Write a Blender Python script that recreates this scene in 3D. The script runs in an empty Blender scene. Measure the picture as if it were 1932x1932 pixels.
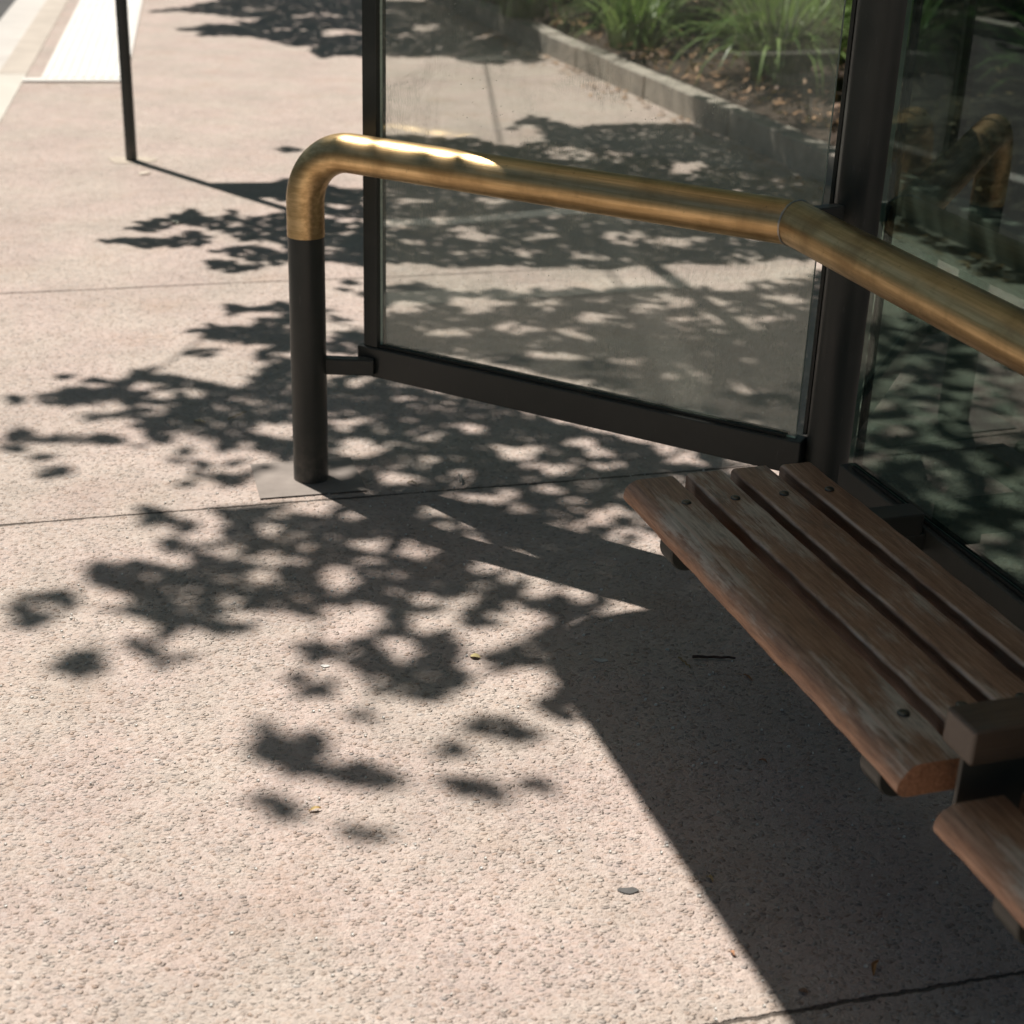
import bpy, bmesh, math, random
import numpy as np
from mathutils import Vector, Matrix
R = math.radians
random.seed(7); rng = np.random.default_rng(11)
scene = bpy.context.scene
COL = scene.collection

# ------------------------------------------------------------------ camera
cam_d = bpy.data.cameras.new('camera'); cam = bpy.data.objects.new('camera', cam_d); COL.objects.link(cam)
cam_d.sensor_width = 36.0; cam_d.lens = 36.0 * 2985 / 1932
cam_d.clip_end = 2000; cam_d.clip_start = 0.05
PITCH, ROLL = R(24.1), R(2.0)
fw = Vector((0, math.cos(PITCH), -math.sin(PITCH))); rt = Vector((1, 0, 0)); up = rt.cross(fw)
r2 = math.cos(ROLL) * rt + math.sin(ROLL) * up; u2 = r2.cross(fw)
cam.matrix_world = Matrix(((r2.x, u2.x, -fw.x, 0), (r2.y, u2.y, -fw.y, 0), (r2.z, u2.z, -fw.z, 1.6), (0, 0, 0, 1)))
cam_d.dof.use_dof = True; cam_d.dof.focus_distance = 3.1; cam_d.dof.aperture_fstop = 4.2
scene.camera = cam

# ------------------------------------------------------------------ sky, sun, exposure
SUN_AZ, SUN_EL = R(-45.0), R(61.0)               # direction the light travels on the ground, and its height
L = Vector((math.cos(SUN_AZ) * math.cos(SUN_EL), math.sin(SUN_AZ) * math.cos(SUN_EL), -math.sin(SUN_EL)))
w = bpy.data.worlds.new('World'); scene.world = w; w.use_nodes = True
nt = w.node_tree; sky = nt.nodes.new('ShaderNodeTexSky'); sky.sky_type = 'NISHITA'; sky.sun_disc = False
sky.sun_elevation = SUN_EL; sky.sun_rotation = math.atan2(-L.x, -L.y)
sky.dust_density = 2.0; sky.air_density = 0.8; sky.ozone_density = 0.6
tn = nt.nodes.new('ShaderNodeMix'); tn.data_type = 'RGBA'; tn.blend_type = 'MULTIPLY'; tn.inputs[0].default_value = 1.0
tn.inputs[7].default_value = (0.80, 1.0, 0.96, 1)      # hazy summer sky, a little less blue
nt.links.new(sky.outputs[0], tn.inputs[6]); nt.links.new(tn.outputs[2], nt.nodes['Background'].inputs[0]); nt.nodes['Background'].inputs[1].default_value = 0.031
sd = bpy.data.lights.new('sun', 'SUN'); so = bpy.data.objects.new('sun', sd); COL.objects.link(so)
sd.energy = 5.0; sd.angle = R(0.53); sd.color = (1.0, 0.945, 0.885)
so.rotation_euler = L.to_track_quat('-Z', 'Y').to_euler(); so.location = (-4, 6, 9)
vs = scene.view_settings; vs.view_transform = 'Standard'; vs.look = 'None'; vs.exposure = 0.26; vs.gamma = 1.0
scene.cycles.max_bounces = 10; scene.cycles.transparent_max_bounces = 24
scene.cycles.sample_clamp_indirect = 6.0

# ------------------------------------------------------------------ frames of the shelter (metres, world)
A_DIR = Vector((0.872, -0.489, 0)).normalized(); N1 = Vector((-A_DIR.y, A_DIR.x, 0))
WING = Matrix(((A_DIR.x, N1.x, 0, -0.416), (A_DIR.y, N1.y, 0, 3.684), (0, 0, 1, 0), (0, 0, 0, 1)))
S_DIR = Vector((0.318, -0.948, 0)).normalized(); T_DIR = Vector((-S_DIR.y, S_DIR.x, 0))
BACK = Matrix(((S_DIR.x, T_DIR.x, 0, 0.548), (S_DIR.y, T_DIR.y, 0, 3.145), (0, 0, 1, 0), (0, 0, 0, 1)))
K_DIR = Vector((-math.sin(R(11.5)), math.cos(R(11.5)), 0)); K_N = Vector((-K_DIR.y, K_DIR.x, 0))   # along the kerb, towards the road
KERB = Matrix(((K_DIR.x, K_N.x, 0, -2.99), (K_DIR.y, K_N.y, 0, 9.56), (0, 0, 1, 0), (0, 0, 0, 1)))
I4 = Matrix.Identity(4)

# ------------------------------------------------------------------ helpers
def tag(o, label=None, cat=None, group=None, kind=None):
    if label: o['label'] = label
    if cat: o['category'] = cat
    if group: o['group'] = group
    if kind: o['kind'] = kind
    return o
def empty(name, loc, rz=0.0):
    o = bpy.data.objects.new(name, None); COL.objects.link(o); o.empty_display_size = 0.1
    o.matrix_world = Matrix.Translation(loc) @ Matrix.Rotation(rz, 4, 'Z'); return o
def obj(name, bm, mats, parent=None, M=I4, smooth=True, bevel=0.0, seg=2):
    me = bpy.data.meshes.new(name); bmesh.ops.recalc_face_normals(bm, faces=bm.faces) if bevel >= 0 else None
    bm.to_mesh(me); bm.free()
    for m in (mats if isinstance(mats, (list, tuple)) else [mats]): me.materials.append(m)
    o = bpy.data.objects.new(name, me); COL.objects.link(o)
    if smooth:
        me.shade_smooth()
        try: me.set_sharp_from_angle(angle=R(38))
        except Exception: pass
    if bevel > 0:
        b = o.modifiers.new('bevel', 'BEVEL'); b.width = bevel; b.segments = seg; b.limit_method = 'ANGLE'; b.angle_limit = R(40)
        b.harden_normals = True
    if parent is not None:
        o.parent = parent; o.matrix_parent_inverse = I4
        o.matrix_basis = world_of(parent).inverted() @ M
    else: o.matrix_basis = M
    return o
def world_of(o):
    m = o.matrix_basis.copy()
    while o.parent: o = o.parent; m = o.matrix_basis @ m
    return m
def np_mesh(name, V, F, mats, parent=None, M=I4, n=None, smooth=False):
    """V (N,3), F (K,n): a mesh of K equal polygons"""
    me = bpy.data.meshes.new(name); K, n = F.shape
    me.vertices.add(len(V)); me.vertices.foreach_set('co', V.astype(np.float32).ravel())
    me.loops.add(K * n); me.loops.foreach_set('vertex_index', F.astype(np.int32).ravel())
    me.polygons.add(K); me.polygons.foreach_set('loop_start', np.arange(0, K * n, n, dtype=np.int32))
    me.update(calc_edges=True); me.validate()
    for m in (mats if isinstance(mats, (list, tuple)) else [mats]): me.materials.append(m)
    o = bpy.data.objects.new(name, me); COL.objects.link(o)
    if smooth: me.shade_smooth()
    if parent is not None:
        o.parent = parent; o.matrix_parent_inverse = I4; o.matrix_basis = world_of(parent).inverted() @ M
    else: o.matrix_basis = M
    return o
def box(bm, x0, x1, y0, y1, z0, z1, mi=0):
    v = [bm.verts.new(p) for p in ((x0,y0,z0),(x1,y0,z0),(x1,y1,z0),(x0,y1,z0),(x0,y0,z1),(x1,y0,z1),(x1,y1,z1),(x0,y1,z1))]
    out = []
    for f in ((3,2,1,0),(4,5,6,7),(0,1,5,4),(1,2,6,5),(2,3,7,6),(3,0,4,7)):
        fc = bm.faces.new([v[i] for i in f]); fc.material_index = mi; out.append(fc)
    return out
def prism(bm, prof, x0, x1, axis='x', nseg=1):
    """profile of (a,b) pairs swept along an axis"""
    P = {'x': lambda t, a, b: (t, a, b), 'z': lambda t, a, b: (a, b, t), 'y': lambda t, a, b: (a, t, b)}[axis]
    rings = [[bm.verts.new(P(x0 + (x1 - x0) * i / nseg, a, b)) for a, b in prof] for i in range(nseg + 1)]
    n = len(prof)
    for r0, r1 in zip(rings, rings[1:]):
        for i in range(n): bm.faces.new((r0[i], r0[(i+1) % n], r1[(i+1) % n], r1[i]))
    bm.faces.new(rings[0][::-1]); bm.faces.new(rings[-1])
def tube(bm, pts, rad, n=24, cap=True, plane0=None, plane1=None):
    pts = [Vector(p) for p in pts]; m = len(pts)
    rads = rad if isinstance(rad, (list, tuple)) else [rad] * m
    tan = [(pts[min(i+1, m-1)] - pts[max(i-1, 0)]).normalized() for i in range(m)]
    ref = Vector((0, 0, 1)) if abs(tan[0].z) < 0.9 else Vector((1, 0, 0))
    nrm = (ref - ref.dot(tan[0]) * tan[0]).normalized(); rings = []
    for i in range(m):
        if i: 
            nrm = (nrm - nrm.dot(tan[i]) * tan[i]).normalized()
        bi = tan[i].cross(nrm); ring = []
        for k in range(n):
            a = 2 * math.pi * k / n; ring.append(pts[i] + rads[i] * (math.cos(a) * nrm + math.sin(a) * bi))
        for pl, idx in ((plane0, 0), (plane1, m - 1)):
            if pl is not None and i == idx:
                p0, pn = pl; ring = [q + tan[i] * ((p0 - q).dot(pn) / tan[i].dot(pn)) for q in ring]
        rings.append([bm.verts.new(q) for q in ring])
    for r0, r1 in zip(rings, rings[1:]):
        for k in range(n): bm.faces.new((r0[k], r0[(k+1) % n], r1[(k+1) % n], r1[k]))
    if cap: bm.faces.new(rings[0][::-1]); bm.faces.new(rings[-1])
    return rings
def flat_poly(bm, pts, z0, z1):
    a = [bm.verts.new((x, y, z0)) for x, y in pts]; b = [bm.verts.new((x, y, z1)) for x, y in pts]; n = len(pts)
    bm.faces.new(a[::-1]); bm.faces.new(b)
    for i in range(n): bm.faces.new((a[i], a[(i+1) % n], b[(i+1) % n], b[i]))

# ------------------------------------------------------------------ materials
class NT:
    def __init__(s, name):
        s.m = bpy.data.materials.new(name); s.m.use_nodes = True; s.t = s.m.node_tree
        s.p = s.t.nodes['Principled BSDF']; s.out = s.t.nodes['Material Output']
    def n(s, typ, ins=None, **kw):
        nd = s.t.nodes.new('ShaderNode' + typ)
        for k, v in kw.items(): setattr(nd, k, v)
        for k, v in (ins or {}).items(): s.set(nd.inputs[k], v)
        return nd
    def set(s, sock, v):
        if isinstance(v, bpy.types.NodeSocket): s.t.links.new(v, sock)
        elif isinstance(v, bpy.types.Node): s.t.links.new(v.outputs[0], sock)
        elif isinstance(v, (tuple, list)) and len(v) == 3 and sock.type == 'RGBA': sock.default_value = (*v, 1)
        else: sock.default_value = v
    def pos(s): return s.n('NewGeometry').outputs['Position']
    def co(s): return s.n('TexCoord').outputs['Object']
    def map(s, vec, scale=(1,1,1), rot=(0,0,0), loc=(0,0,0)):
        return s.n('Mapping', {'Vector': vec, 'Scale': scale, 'Rotation': rot, 'Location': loc}).outputs[0]
    def noise(s, vec, scale, detail=4, rough=0.5, dist=0.0):
        return s.n('TexNoise', {'Vector': vec, 'Scale': scale, 'Detail': detail, 'Roughness': rough, 'Distortion': dist}).outputs['Fac']
    def vor(s, vec, scale, feature='F1', out='Distance', rnd=1.0):
        return s.n('TexVoronoi', {'Vector': vec, 'Scale': scale, 'Randomness': rnd}, feature=feature).outputs[out]
    def math(s, op, a, b=0.0, c=0.0, clamp=False):
        nd = s.n('Math', operation=op, use_clamp=clamp); s.set(nd.inputs[0], a); s.set(nd.inputs[1], b); s.set(nd.inputs[2], c); return nd.outputs[0]
    def ramp(s, fac, *stops, interp='LINEAR'):
        nd = s.n('ValToRGB', {'Fac': fac}); e = nd.color_ramp; e.interpolation = interp
        while len(e.elements) < len(stops): e.elements.new(0.5)
        for el, (p, c) in zip(e.elements, stops):
            el.position = p; el.color = (c, c, c, 1) if isinstance(c, (int, float)) else (*c, 1)
        return nd.outputs[0]
    def step(s, v, lo, hi):
        return s.n('MapRange', {'Value': v, 'From Min': lo, 'From Max': hi}, interpolation_type='SMOOTHSTEP').outputs[0]
    def mix(s, fac, a, b, mode='MIX'):
        nd = s.n('Mix', data_type='RGBA', blend_type=mode); s.set(nd.inputs[0], fac); s.set(nd.inputs[6], a); s.set(nd.inputs[7], b); return nd.outputs[2]
    def bump(s, h, dist, strength=1.0, normal=None):
        nd = s.n('Bump', {'Height': h, 'Distance': dist, 'Strength': strength})
        if normal is not None: s.set(nd.inputs['Normal'], normal)
        return nd.outputs[0]
    def P(s, **kw):
        for k, v in kw.items(): s.set(s.p.inputs[{'color': 'Base Color', 'rough': 'Roughness', 'metal': 'Metallic', 'normal': 'Normal', 'spec': 'Specular IOR Level', 'coat': 'Coat Weight'}.get(k, k)], v)
        return s.m

def mat_pavement():
    t = NT('exposed_aggregate'); p = t.pos()
    warp = t.n('VectorMath', {0: p, 1: t.n('VectorMath', {0: t.n('TexNoise', {'Vector': p, 'Scale': 60.0, 'Detail': 2.0}).outputs['Color'], 'Scale': 0.008}, operation='SCALE').outputs[0]}, operation='ADD').outputs[0]
    st = t.map(warp, scale=(1, 1.35, 1), rot=(0, 0, R(25)))
    d1 = t.vor(st, 96.0); c1 = t.vor(st, 96.0, out='Color'); ch = t.n('SeparateColor', {0: c1}).outputs[0]; ch2 = t.n('SeparateColor', {0: c1}).outputs[1]
    st2 = t.map(p, scale=(1, 1, 1), loc=(3.3, 1.7, 0))
    d2 = t.vor(st2, 300.0); c2 = t.n('SeparateColor', {0: t.vor(st2, 300.0, out='Color')}).outputs[0]
    # which pebbles stand proud of the matrix
    wear = t.noise(p, 1.1, 3, 0.6)
    ed1 = t.vor(st, 96.0, feature='DISTANCE_TO_EDGE')
    hgt = t.math('MULTIPLY_ADD', t.math('POWER', ch2, 1.6), 0.9, 0.10)
    proud = t.step(ed1, 0.02, 0.10); dome = t.math('MULTIPLY', hgt, t.math('POWER', t.math('MULTIPLY', t.step(ed1, 0.0, 0.30), t.step(d1, 0.75, 0.15)), 0.7))
    pit = t.math('MULTIPLY', t.step(t.vor(st, 74.0), 0.30, 0.12), t.step(t.n('SeparateColor', {0: t.vor(st, 74.0, out='Color')}).outputs[2], 0.66, 0.86))
    small = t.step(d2, 0.55, 0.1)
    grain = t.noise(p, 420.0, 3, 0.6)
    mott = t.noise(p, 2.3, 5, 0.6); mott2 = t.noise(p, 14.0, 4, 0.6); pk = t.noise(t.map(p, loc=(5, 3, 0)), 3.1, 3)
    base = t.mix(t.step(pk, 0.35, 0.65), (0.535, 0.453, 0.392), (0.56, 0.445, 0.395))
    peb = t.ramp(ch, (0.0, (0.30, 0.25, 0.21)), (0.12, (0.52, 0.45, 0.38)), (0.40, (0.44, 0.315, 0.235)), (0.62, (0.60, 0.54, 0.47)), (0.88, (0.55, 0.48, 0.42)), (0.94, (0.20, 0.19, 0.18)), (1.0, (0.70, 0.66, 0.61)))
    col = t.mix(t.math('MULTIPLY', t.math('MULTIPLY', proud, t.math('MULTIPLY_ADD', hgt, 0.6, 0.25)), 0.85), base, peb)
    col = t.mix(t.math('MULTIPLY', small, 0.34), col, t.ramp(c2, (0, (0.14, 0.115, 0.10)), (0.16, (0.36, 0.30, 0.26)), (0.5, (0.51, 0.425, 0.375)), (0.85, (0.60, 0.52, 0.465)), (1, (0.85, 0.80, 0.74))))
    col = t.mix(t.math('MULTIPLY', pit, 0.6), col, (0.15, 0.12, 0.10))
    col = t.mix(1.0, col, t.ramp(mott, (0.25, 0.84), (0.55, 1.0), (0.8, 1.06)), 'MULTIPLY')
    col = t.mix(1.0, col, t.ramp(mott2, (0.3, 0.92), (0.7, 1.05)), 'MULTIPLY')
    rust = t.step(t.noise(t.map(p, loc=(2.2, 7, 0)), 2.6, 5, 0.65), 0.52, 0.74)
    col = t.mix(t.math('MULTIPLY', rust, 0.34), col, (0.44, 0.30, 0.22))
    # worn darker stains, and pale grit of fallen bark
    stain = t.step(t.noise(t.map(p, loc=(9, 2, 0)), 1.7, 5, 0.65), 0.58, 0.78)
    col = t.mix(t.math('MULTIPLY', stain, 0.22), col, (0.20, 0.175, 0.15))
    # contraction joints, two metres apart
    sp = t.n('SeparateXYZ', {0: p}); wob = t.math('MULTIPLY', t.math('SUBTRACT', t.noise(p, 38.0, 4, 0.65), 0.5), 0.016)
    wob2 = t.math('MULTIPLY', t.math('SUBTRACT', t.noise(p, 1.2, 2), 0.5), 0.03)
    jc = t.math('ADD', t.math('ADD', t.math('MULTIPLY', sp.outputs[0], -0.279), t.math('MULTIPLY', sp.outputs[1], 0.9603)), t.math('ADD', wob, wob2))
    jd = t.math('ABSOLUTE', t.math('WRAP', t.math('SUBTRACT', jc, 3.597), 0.985, -0.985))
    jw = t.math('MULTIPLY_ADD', t.noise(p, 9.0, 3), 0.009, 0.0004)
    j = t.math('SUBTRACT', 1.0, t.math('DIVIDE', jd, jw), clamp=True); j = t.math('MULTIPLY', t.step(j, 0.0, 0.5), t.step(sp.outputs[1], 7.6, 5.2))
    jh = t.math('MULTIPLY', t.step(jd, 0.03, 0.0), t.step(sp.outputs[1], 9.0, 5.2))
    col = t.mix(t.math('MULTIPLY', j, 0.85), col, (0.035, 0.03, 0.025)); col = t.mix(t.math('MULTIPLY', jh, 0.16), col, (0.25, 0.2, 0.16))
    h = t.math('ADD', t.math('MULTIPLY', dome, 0.85), t.math('MULTIPLY', small, 0.16))
    h = t.math('ADD', h, t.math('MULTIPLY', grain, 0.12)); h = t.math('SUBTRACT', h, t.math('MULTIPLY', pit, 1.0))
    h = t.math('SUBTRACT', h, t.math('MULTIPLY', j, 1.6)); h = t.math('ADD', h, t.math('MULTIPLY', mott2, 0.3))
    return t.P(color=col, rough=0.86, spec=0.25, normal=t.bump(h, 0.0060, 1.0))

def mat_plain(name, c, rough=0.8, var=0.15, scale=6.0, bs=40.0, bd=0.001, spec=0.3, metal=0.0, coord='pos'):
    t = NT(name); p = t.pos() if coord == 'pos' else t.co()
    n1 = t.noise(p, scale, 5, 0.6); n2 = t.noise(p, bs, 4, 0.6)
    col = t.mix(1.0, c, t.ramp(n1, (0.3, 1.0 - var), (0.7, 1.0 + var)), 'MULTIPLY')
    return t.P(color=col, rough=rough, spec=spec, metal=metal, normal=t.bump(n2, bd, 0.6))

def mat_paint():
    t = NT('dark_painted_steel'); p = t.co()
    n1 = t.noise(p, 9.0, 4); sc = t.noise(t.map(p, scale=(1, 1, 0.25)), 70.0, 4, 0.7)
    col = t.mix(t.step(n1, 0.35, 0.75), (0.034, 0.038, 0.033), (0.048, 0.051, 0.044))
    col = t.mix(t.math('MULTIPLY', t.step(sc, 0.62, 0.74), 0.35), col, (0.11, 0.11, 0.10))
    wz = t.n('SeparateXYZ', {0: t.pos()}).outputs[2]; grime = t.math('MULTIPLY', t.step(wz, 0.16, 0.0), t.step(t.noise(p, 24.0, 5, 0.7), 0.35, 0.7))
    col = t.mix(t.math('MULTIPLY', grime, 0.6), col, (0.17, 0.145, 0.12))
    dust = t.n('SeparateXYZ', {0: t.n('NewGeometry').outputs['Normal']}).outputs[2]
    col = t.mix(t.math('MULTIPLY', t.step(dust, 0.6, 1.0), 0.45), col, (0.10, 0.095, 0.085))
    return t.P(color=col, rough=t.math('MULTIPLY_ADD', n1, 0.25, 0.30), spec=0.45, normal=t.bump(t.noise(p, 160.0, 3), 0.0003, 0.5))

def mat_brass(rot=0.0):
    t = NT('aged_brass'); p = t.co()
    ln = t.noise(t.map(p, scale=(1.2, 1, 1)), 9.0, 5, 0.6)
    lo = t.noise(t.map(p, scale=(0.6, 16, 16)), 6.0, 5, 0.65)           # lengthwise wear
    sc = t.noise(t.map(p, scale=(1.5, 40, 40)), 12.0, 3, 0.6)
    spots = t.step(t.noise(p, 55.0, 4, 0.7), 0.62, 0.74)
    col = t.mix(t.step(lo, 0.3, 0.7), (0.80, 0.57, 0.30), (0.52, 0.345, 0.16))
    col = t.mix(t.math('MULTIPLY', t.step(ln, 0.45, 0.7), 0.55), col, (0.30, 0.19, 0.085))
    col = t.mix(t.math('MULTIPLY', spots, 0.35), col, (0.16, 0.10, 0.045))
    ro = t.math('ADD', t.math('MULTIPLY', ln, 0.18), t.math('MULTIPLY_ADD', lo, 0.16, 0.22)); ro = t.math('ADD', ro, t.math('MULTIPLY', spots, 0.12))
    return t.P(color=col, metal=1.0, rough=ro, normal=t.bump(t.math('ADD', sc, t.math('MULTIPLY', spots, -0.5)), 0.0005, 0.5))

def mat_wood(name, seed, grey=0.5, dark=0.0, edge=None, side=0.4):
    t = NT(name); p = t.map(t.co(), loc=(seed * 1.7, seed * 0.9, seed * 0.37))
    g1 = t.noise(t.map(p, scale=(2.2, 30, 30)), 6.0, 7, 0.68, 0.6)
    g2 = t.noise(t.map(p, scale=(3.2, 74, 74)), 5.0, 5, 0.75)
    pat = t.noise(t.map(p, scale=(1.0, 3.0, 3.0)), 3.4, 6, 0.68)
    pat2 = t.noise(t.map(p, scale=(1.0, 3.5, 3.5), loc=(4, 4, 4)), 8.0, 6, 0.7)
    brown = t.ramp(g1, (0.28, (0.18, 0.082, 0.044)), (0.5, (0.39, 0.21, 0.122)), (0.72, (0.58, 0.36, 0.23)))
    greyc = t.ramp(g1, (0.28, (0.36, 0.29, 0.22)), (0.5, (0.63, 0.53, 0.43)), (0.72, (0.82, 0.72, 0.61)))
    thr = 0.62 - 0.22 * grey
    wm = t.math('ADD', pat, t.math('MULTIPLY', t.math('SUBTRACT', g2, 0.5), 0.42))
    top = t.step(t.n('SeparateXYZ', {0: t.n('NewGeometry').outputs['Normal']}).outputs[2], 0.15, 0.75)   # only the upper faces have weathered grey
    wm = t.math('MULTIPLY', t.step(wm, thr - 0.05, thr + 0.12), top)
    brown = t.mix(t.math('SUBTRACT', 1.0, top), brown, t.mix(1.0, brown, (side * 1.12, side, side * .9), 'MULTIPLY'))  # side faces darkened in the colour so gaps between slats read as shade
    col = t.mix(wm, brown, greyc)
    blk = t.step(t.math('ADD', pat2, t.math('MULTIPLY', t.math('SUBTRACT', g2, 0.5), 0.3)), 0.56, 0.72)
    col = t.mix(t.math('MULTIPLY', blk, 0.55), col, (0.12, 0.11, 0.09))
    crack = t.step(g2, 0.43, 0.34)
    col = t.mix(t.math('MULTIPLY', crack, 0.68), col, (0.035, 0.022, 0.014))
    # worn upper edges, with their pale highlight painted into the colour
    if edge is not None:
        yy = t.math('ADD', t.n('SeparateXYZ', {0: t.co()}).outputs[1], t.math('MULTIPLY', t.math('SUBTRACT', pat2, 0.5), 0.012))
        ed = t.math('MULTIPLY', t.step(t.math('ABSOLUTE', t.math('SUBTRACT', yy, edge)), 0.0045, 0.001), t.math('MULTIPLY', top, t.step(pat, 0.36, 0.55)))
        col = t.mix(t.math('MULTIPLY', ed, 0.8), col, (0.74, 0.56, 0.45))
    if dark: col = t.mix(dark, col, (0.05, 0.042, 0.03))
    h = t.math('ADD', t.math('MULTIPLY', g1, 0.6), t.math('MULTIPLY', g2, 0.7))
    return t.P(color=col, rough=t.math('MULTIPLY_ADD', wm, 0.2, 0.36), spec=0.6, coat=0.2, normal=t.bump(h, 0.0018, 0.7))

def mat_glass(name, tint, dirt, dirt_col, seed, gain=1.0):
    """two-sided pane: clear tinted film + Fresnel reflection + dust, smears and runs"""
    t = NT(name); p = t.map(t.co(), loc=(seed, 0, seed * 2)); t.t.nodes.remove(t.p)
    sx = t.n('SeparateXYZ', {0: t.co()})
    run = t.noise(t.map(p, scale=(14, 1, 0.6)), 5.0, 5, 0.7)
    smear = t.noise(t.map(p, scale=(1, 1, 1.6), rot=(0, R(20), 0)), 3.0, 6, 0.72, 1.6)
    fine = t.noise(t.map(p, scale=(30, 1, 5), rot=(0, R(12), 0)), 8.0, 5, 0.75, 0.8)
    fog = t.noise(p, 1.7, 3)
    amt = t.math('MULTIPLY', t.step(smear, 0.42, 0.75), t.step(fine, 0.35, 0.75))
    amt = t.math('ADD', t.math('MULTIPLY', amt, 0.58), t.math('MULTIPLY', t.step(run, 0.55, 0.8), 0.09))
    amt = t.math('ADD', amt, t.math('MULTIPLY_ADD', fog, 0.14, 0.02))
    specks = t.math('MULTIPLY', t.step(t.vor(p, 55.0), 0.11, 0.05), t.step(t.noise(p, 6.0, 2), 0.5, 0.6))
    amt = t.math('MULTIPLY', t.math('ADD', amt, t.math('MULTIPLY', specks, 0.6)), dirt, clamp=True)
    tr = t.n('BsdfTransparent', {'Color': tint})
    gl = t.n('BsdfGlossy', {'Roughness': 0.0, 'Color': (0.95, 1, 0.97)})
    wav = t.bump(t.noise(t.map(p, scale=(1, 1, 1)), 1.6, 1), 0.004, 0.35); t.set(gl.inputs['Normal'], wav)
    gi = t.n('NewGeometry'); dt = t.n('VectorMath', {0: gi.outputs['Incoming'], 1: gi.outputs['Normal']}, operation='DOT_PRODUCT').outputs['Value']
    fr = t.math('MULTIPLY_ADD', t.math('POWER', t.math('SUBTRACT', 1.0, t.math('ABSOLUTE', dt), clamp=True), 5.0), 0.96 * gain, 0.04 * gain); fr = t.math('MINIMUM', fr, 1.0)
    mx = t.n('MixShader', {0: fr, 1: tr.outputs[0], 2: gl.outputs[0]})
    di = t.n('BsdfDiffuse', {'Color': dirt_col}); tl = t.n('BsdfTranslucent', {'Color': dirt_col})
    du = t.n('MixShader', {0: 0.68, 1: di.outputs[0], 2: tl.outputs[0]})
    m2 = t.n('MixShader', {0: amt, 1: mx.outputs[0], 2: du.outputs[0]})
    t.t.links.new(m2.outputs[0], t.out.inputs[0]); return t.m

def mat_leaf(name, c0, c1, trans=0.35, rough=0.5):
    t = NT(name); gi = t.n('NewGeometry'); r = gi.outputs['Random Per Island']
    col = t.mix(r, c0, c1)
    t.P(color=col, rough=rough, spec=0.35)
    tl = t.n('BsdfTranslucent', {'Color': t.mix(0.5, col, (0.16, 0.26, 0.03))})
    mx = t.n('MixShader', {0: trans, 1: t.p.outputs[0], 2: tl.outputs[0]}); t.t.links.new(mx.outputs[0], t.out.inputs[0]); return t.m

M_PAVE = mat_pavement()
M_PAD = mat_plain('trowelled_concrete', (0.29, 0.25, 0.22), 0.8, 0.18, 9.0, 120.0, 0.0006)
M_PAINT = mat_paint(); M_BRASS = mat_brass()
M_WELD = mat_plain('weld_metal', (0.55, 0.52, 0.47), 0.42, 0.3, 60.0, 300.0, 0.0012, metal=1.0)
M_GLASS_W = mat_glass('dusty_clear_glass', (0.965, 0.98, 0.965), 0.95, (0.76, 0.75, 0.64), 3.0, 1.3)
M_GLASS_B = mat_glass('green_tinted_glass', (0.37, 0.455, 0.42), 0.3, (0.40, 0.42, 0.37), 8.0, 1.9)
M_GEDGE = mat_plain('glass_edge', (0.66, 0.78, 0.68), 0.25, 0.1, spec=0.6)
M_GASKET = mat_plain('black_gasket', (0.016, 0.02, 0.018), 0.55, 0.1)
M_BOLT = mat_plain('bolt_steel', (0.16, 0.15, 0.13), 0.33, 0.25, 40.0, 200.0, 0.0003, metal=1.0)
M_ROAD = mat_plain('asphalt', (0.085, 0.083, 0.080), 0.9, 0.2, 3.0, 260.0, 0.003)
M_GUTTER = mat_plain('gutter_concrete', (0.54, 0.51, 0.47), 0.85, 0.08, 3.0, 90.0, 0.001)
M_KERB = mat_plain('kerb_stone', (0.50, 0.44, 0.375), 0.85, 0.12, 4.0, 90.0, 0.001)
M_KERB2 = mat_plain('pale_kerb_stone', (0.58, 0.54, 0.475), 0.85, 0.08, 4.0, 90.0, 0.001)
M_WHITE = mat_plain('white_tile', (0.74, 0.71, 0.66), 0.7, 0.05, 3.0, 120.0, 0.0005)
M_LINE = mat_plain('road_paint', (0.72, 0.70, 0.64), 0.7, 0.12, 12.0, 200.0, 0.001)
M_EDGING = mat_plain('edging_stone', (0.38, 0.34, 0.29), 0.88, 0.32, 8.0, 70.0, 0.003)
M_SOIL = mat_plain('mulch', (0.060, 0.042, 0.030), 0.95, 0.4, 25.0, 90.0, 0.012)
M_GROUND = mat_plain('dry_ground', (0.14, 0.12, 0.085), 0.95, 0.3, 1.0, 20.0, 0.01)
M_FOOT = mat_plain('sandy_mortar', (0.50, 0.43, 0.35), 0.9, 0.15, 10.0, 120.0, 0.001)
M_BARK = mat_plain('bark', (0.13, 0.105, 0.08), 0.92, 0.35, 6.0, 30.0, 0.015)
M_PLATE = mat_plain('grey_plate', (0.30, 0.31, 0.31), 0.5, 0.08)
M_ROOF = mat_plain('roof_sheet', (0.70, 0.71, 0.68), 0.5, 0.06)
M_LEAF = mat_leaf('street_tree_leaf', (0.035, 0.065, 0.018), (0.07, 0.115, 0.03), 0.22)
M_SHRUB = mat_leaf('shrub_leaf', (0.030, 0.075, 0.022), (0.075, 0.15, 0.04), 0.3, 0.38)
M_STRAP = mat_leaf('strap_leaf', (0.075, 0.15, 0.04), (0.30, 0.42, 0.15), 0.3, 0.38)
M_DARKTREE = mat_leaf('dark_tree_leaf', (0.015, 0.032, 0.014), (0.04, 0.075, 0.03), 0.2)
M_LITTER = mat_leaf('dry_leaf', (0.16, 0.08, 0.04), (0.56, 0.33, 0.18), 0.15, 0.6)

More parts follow.
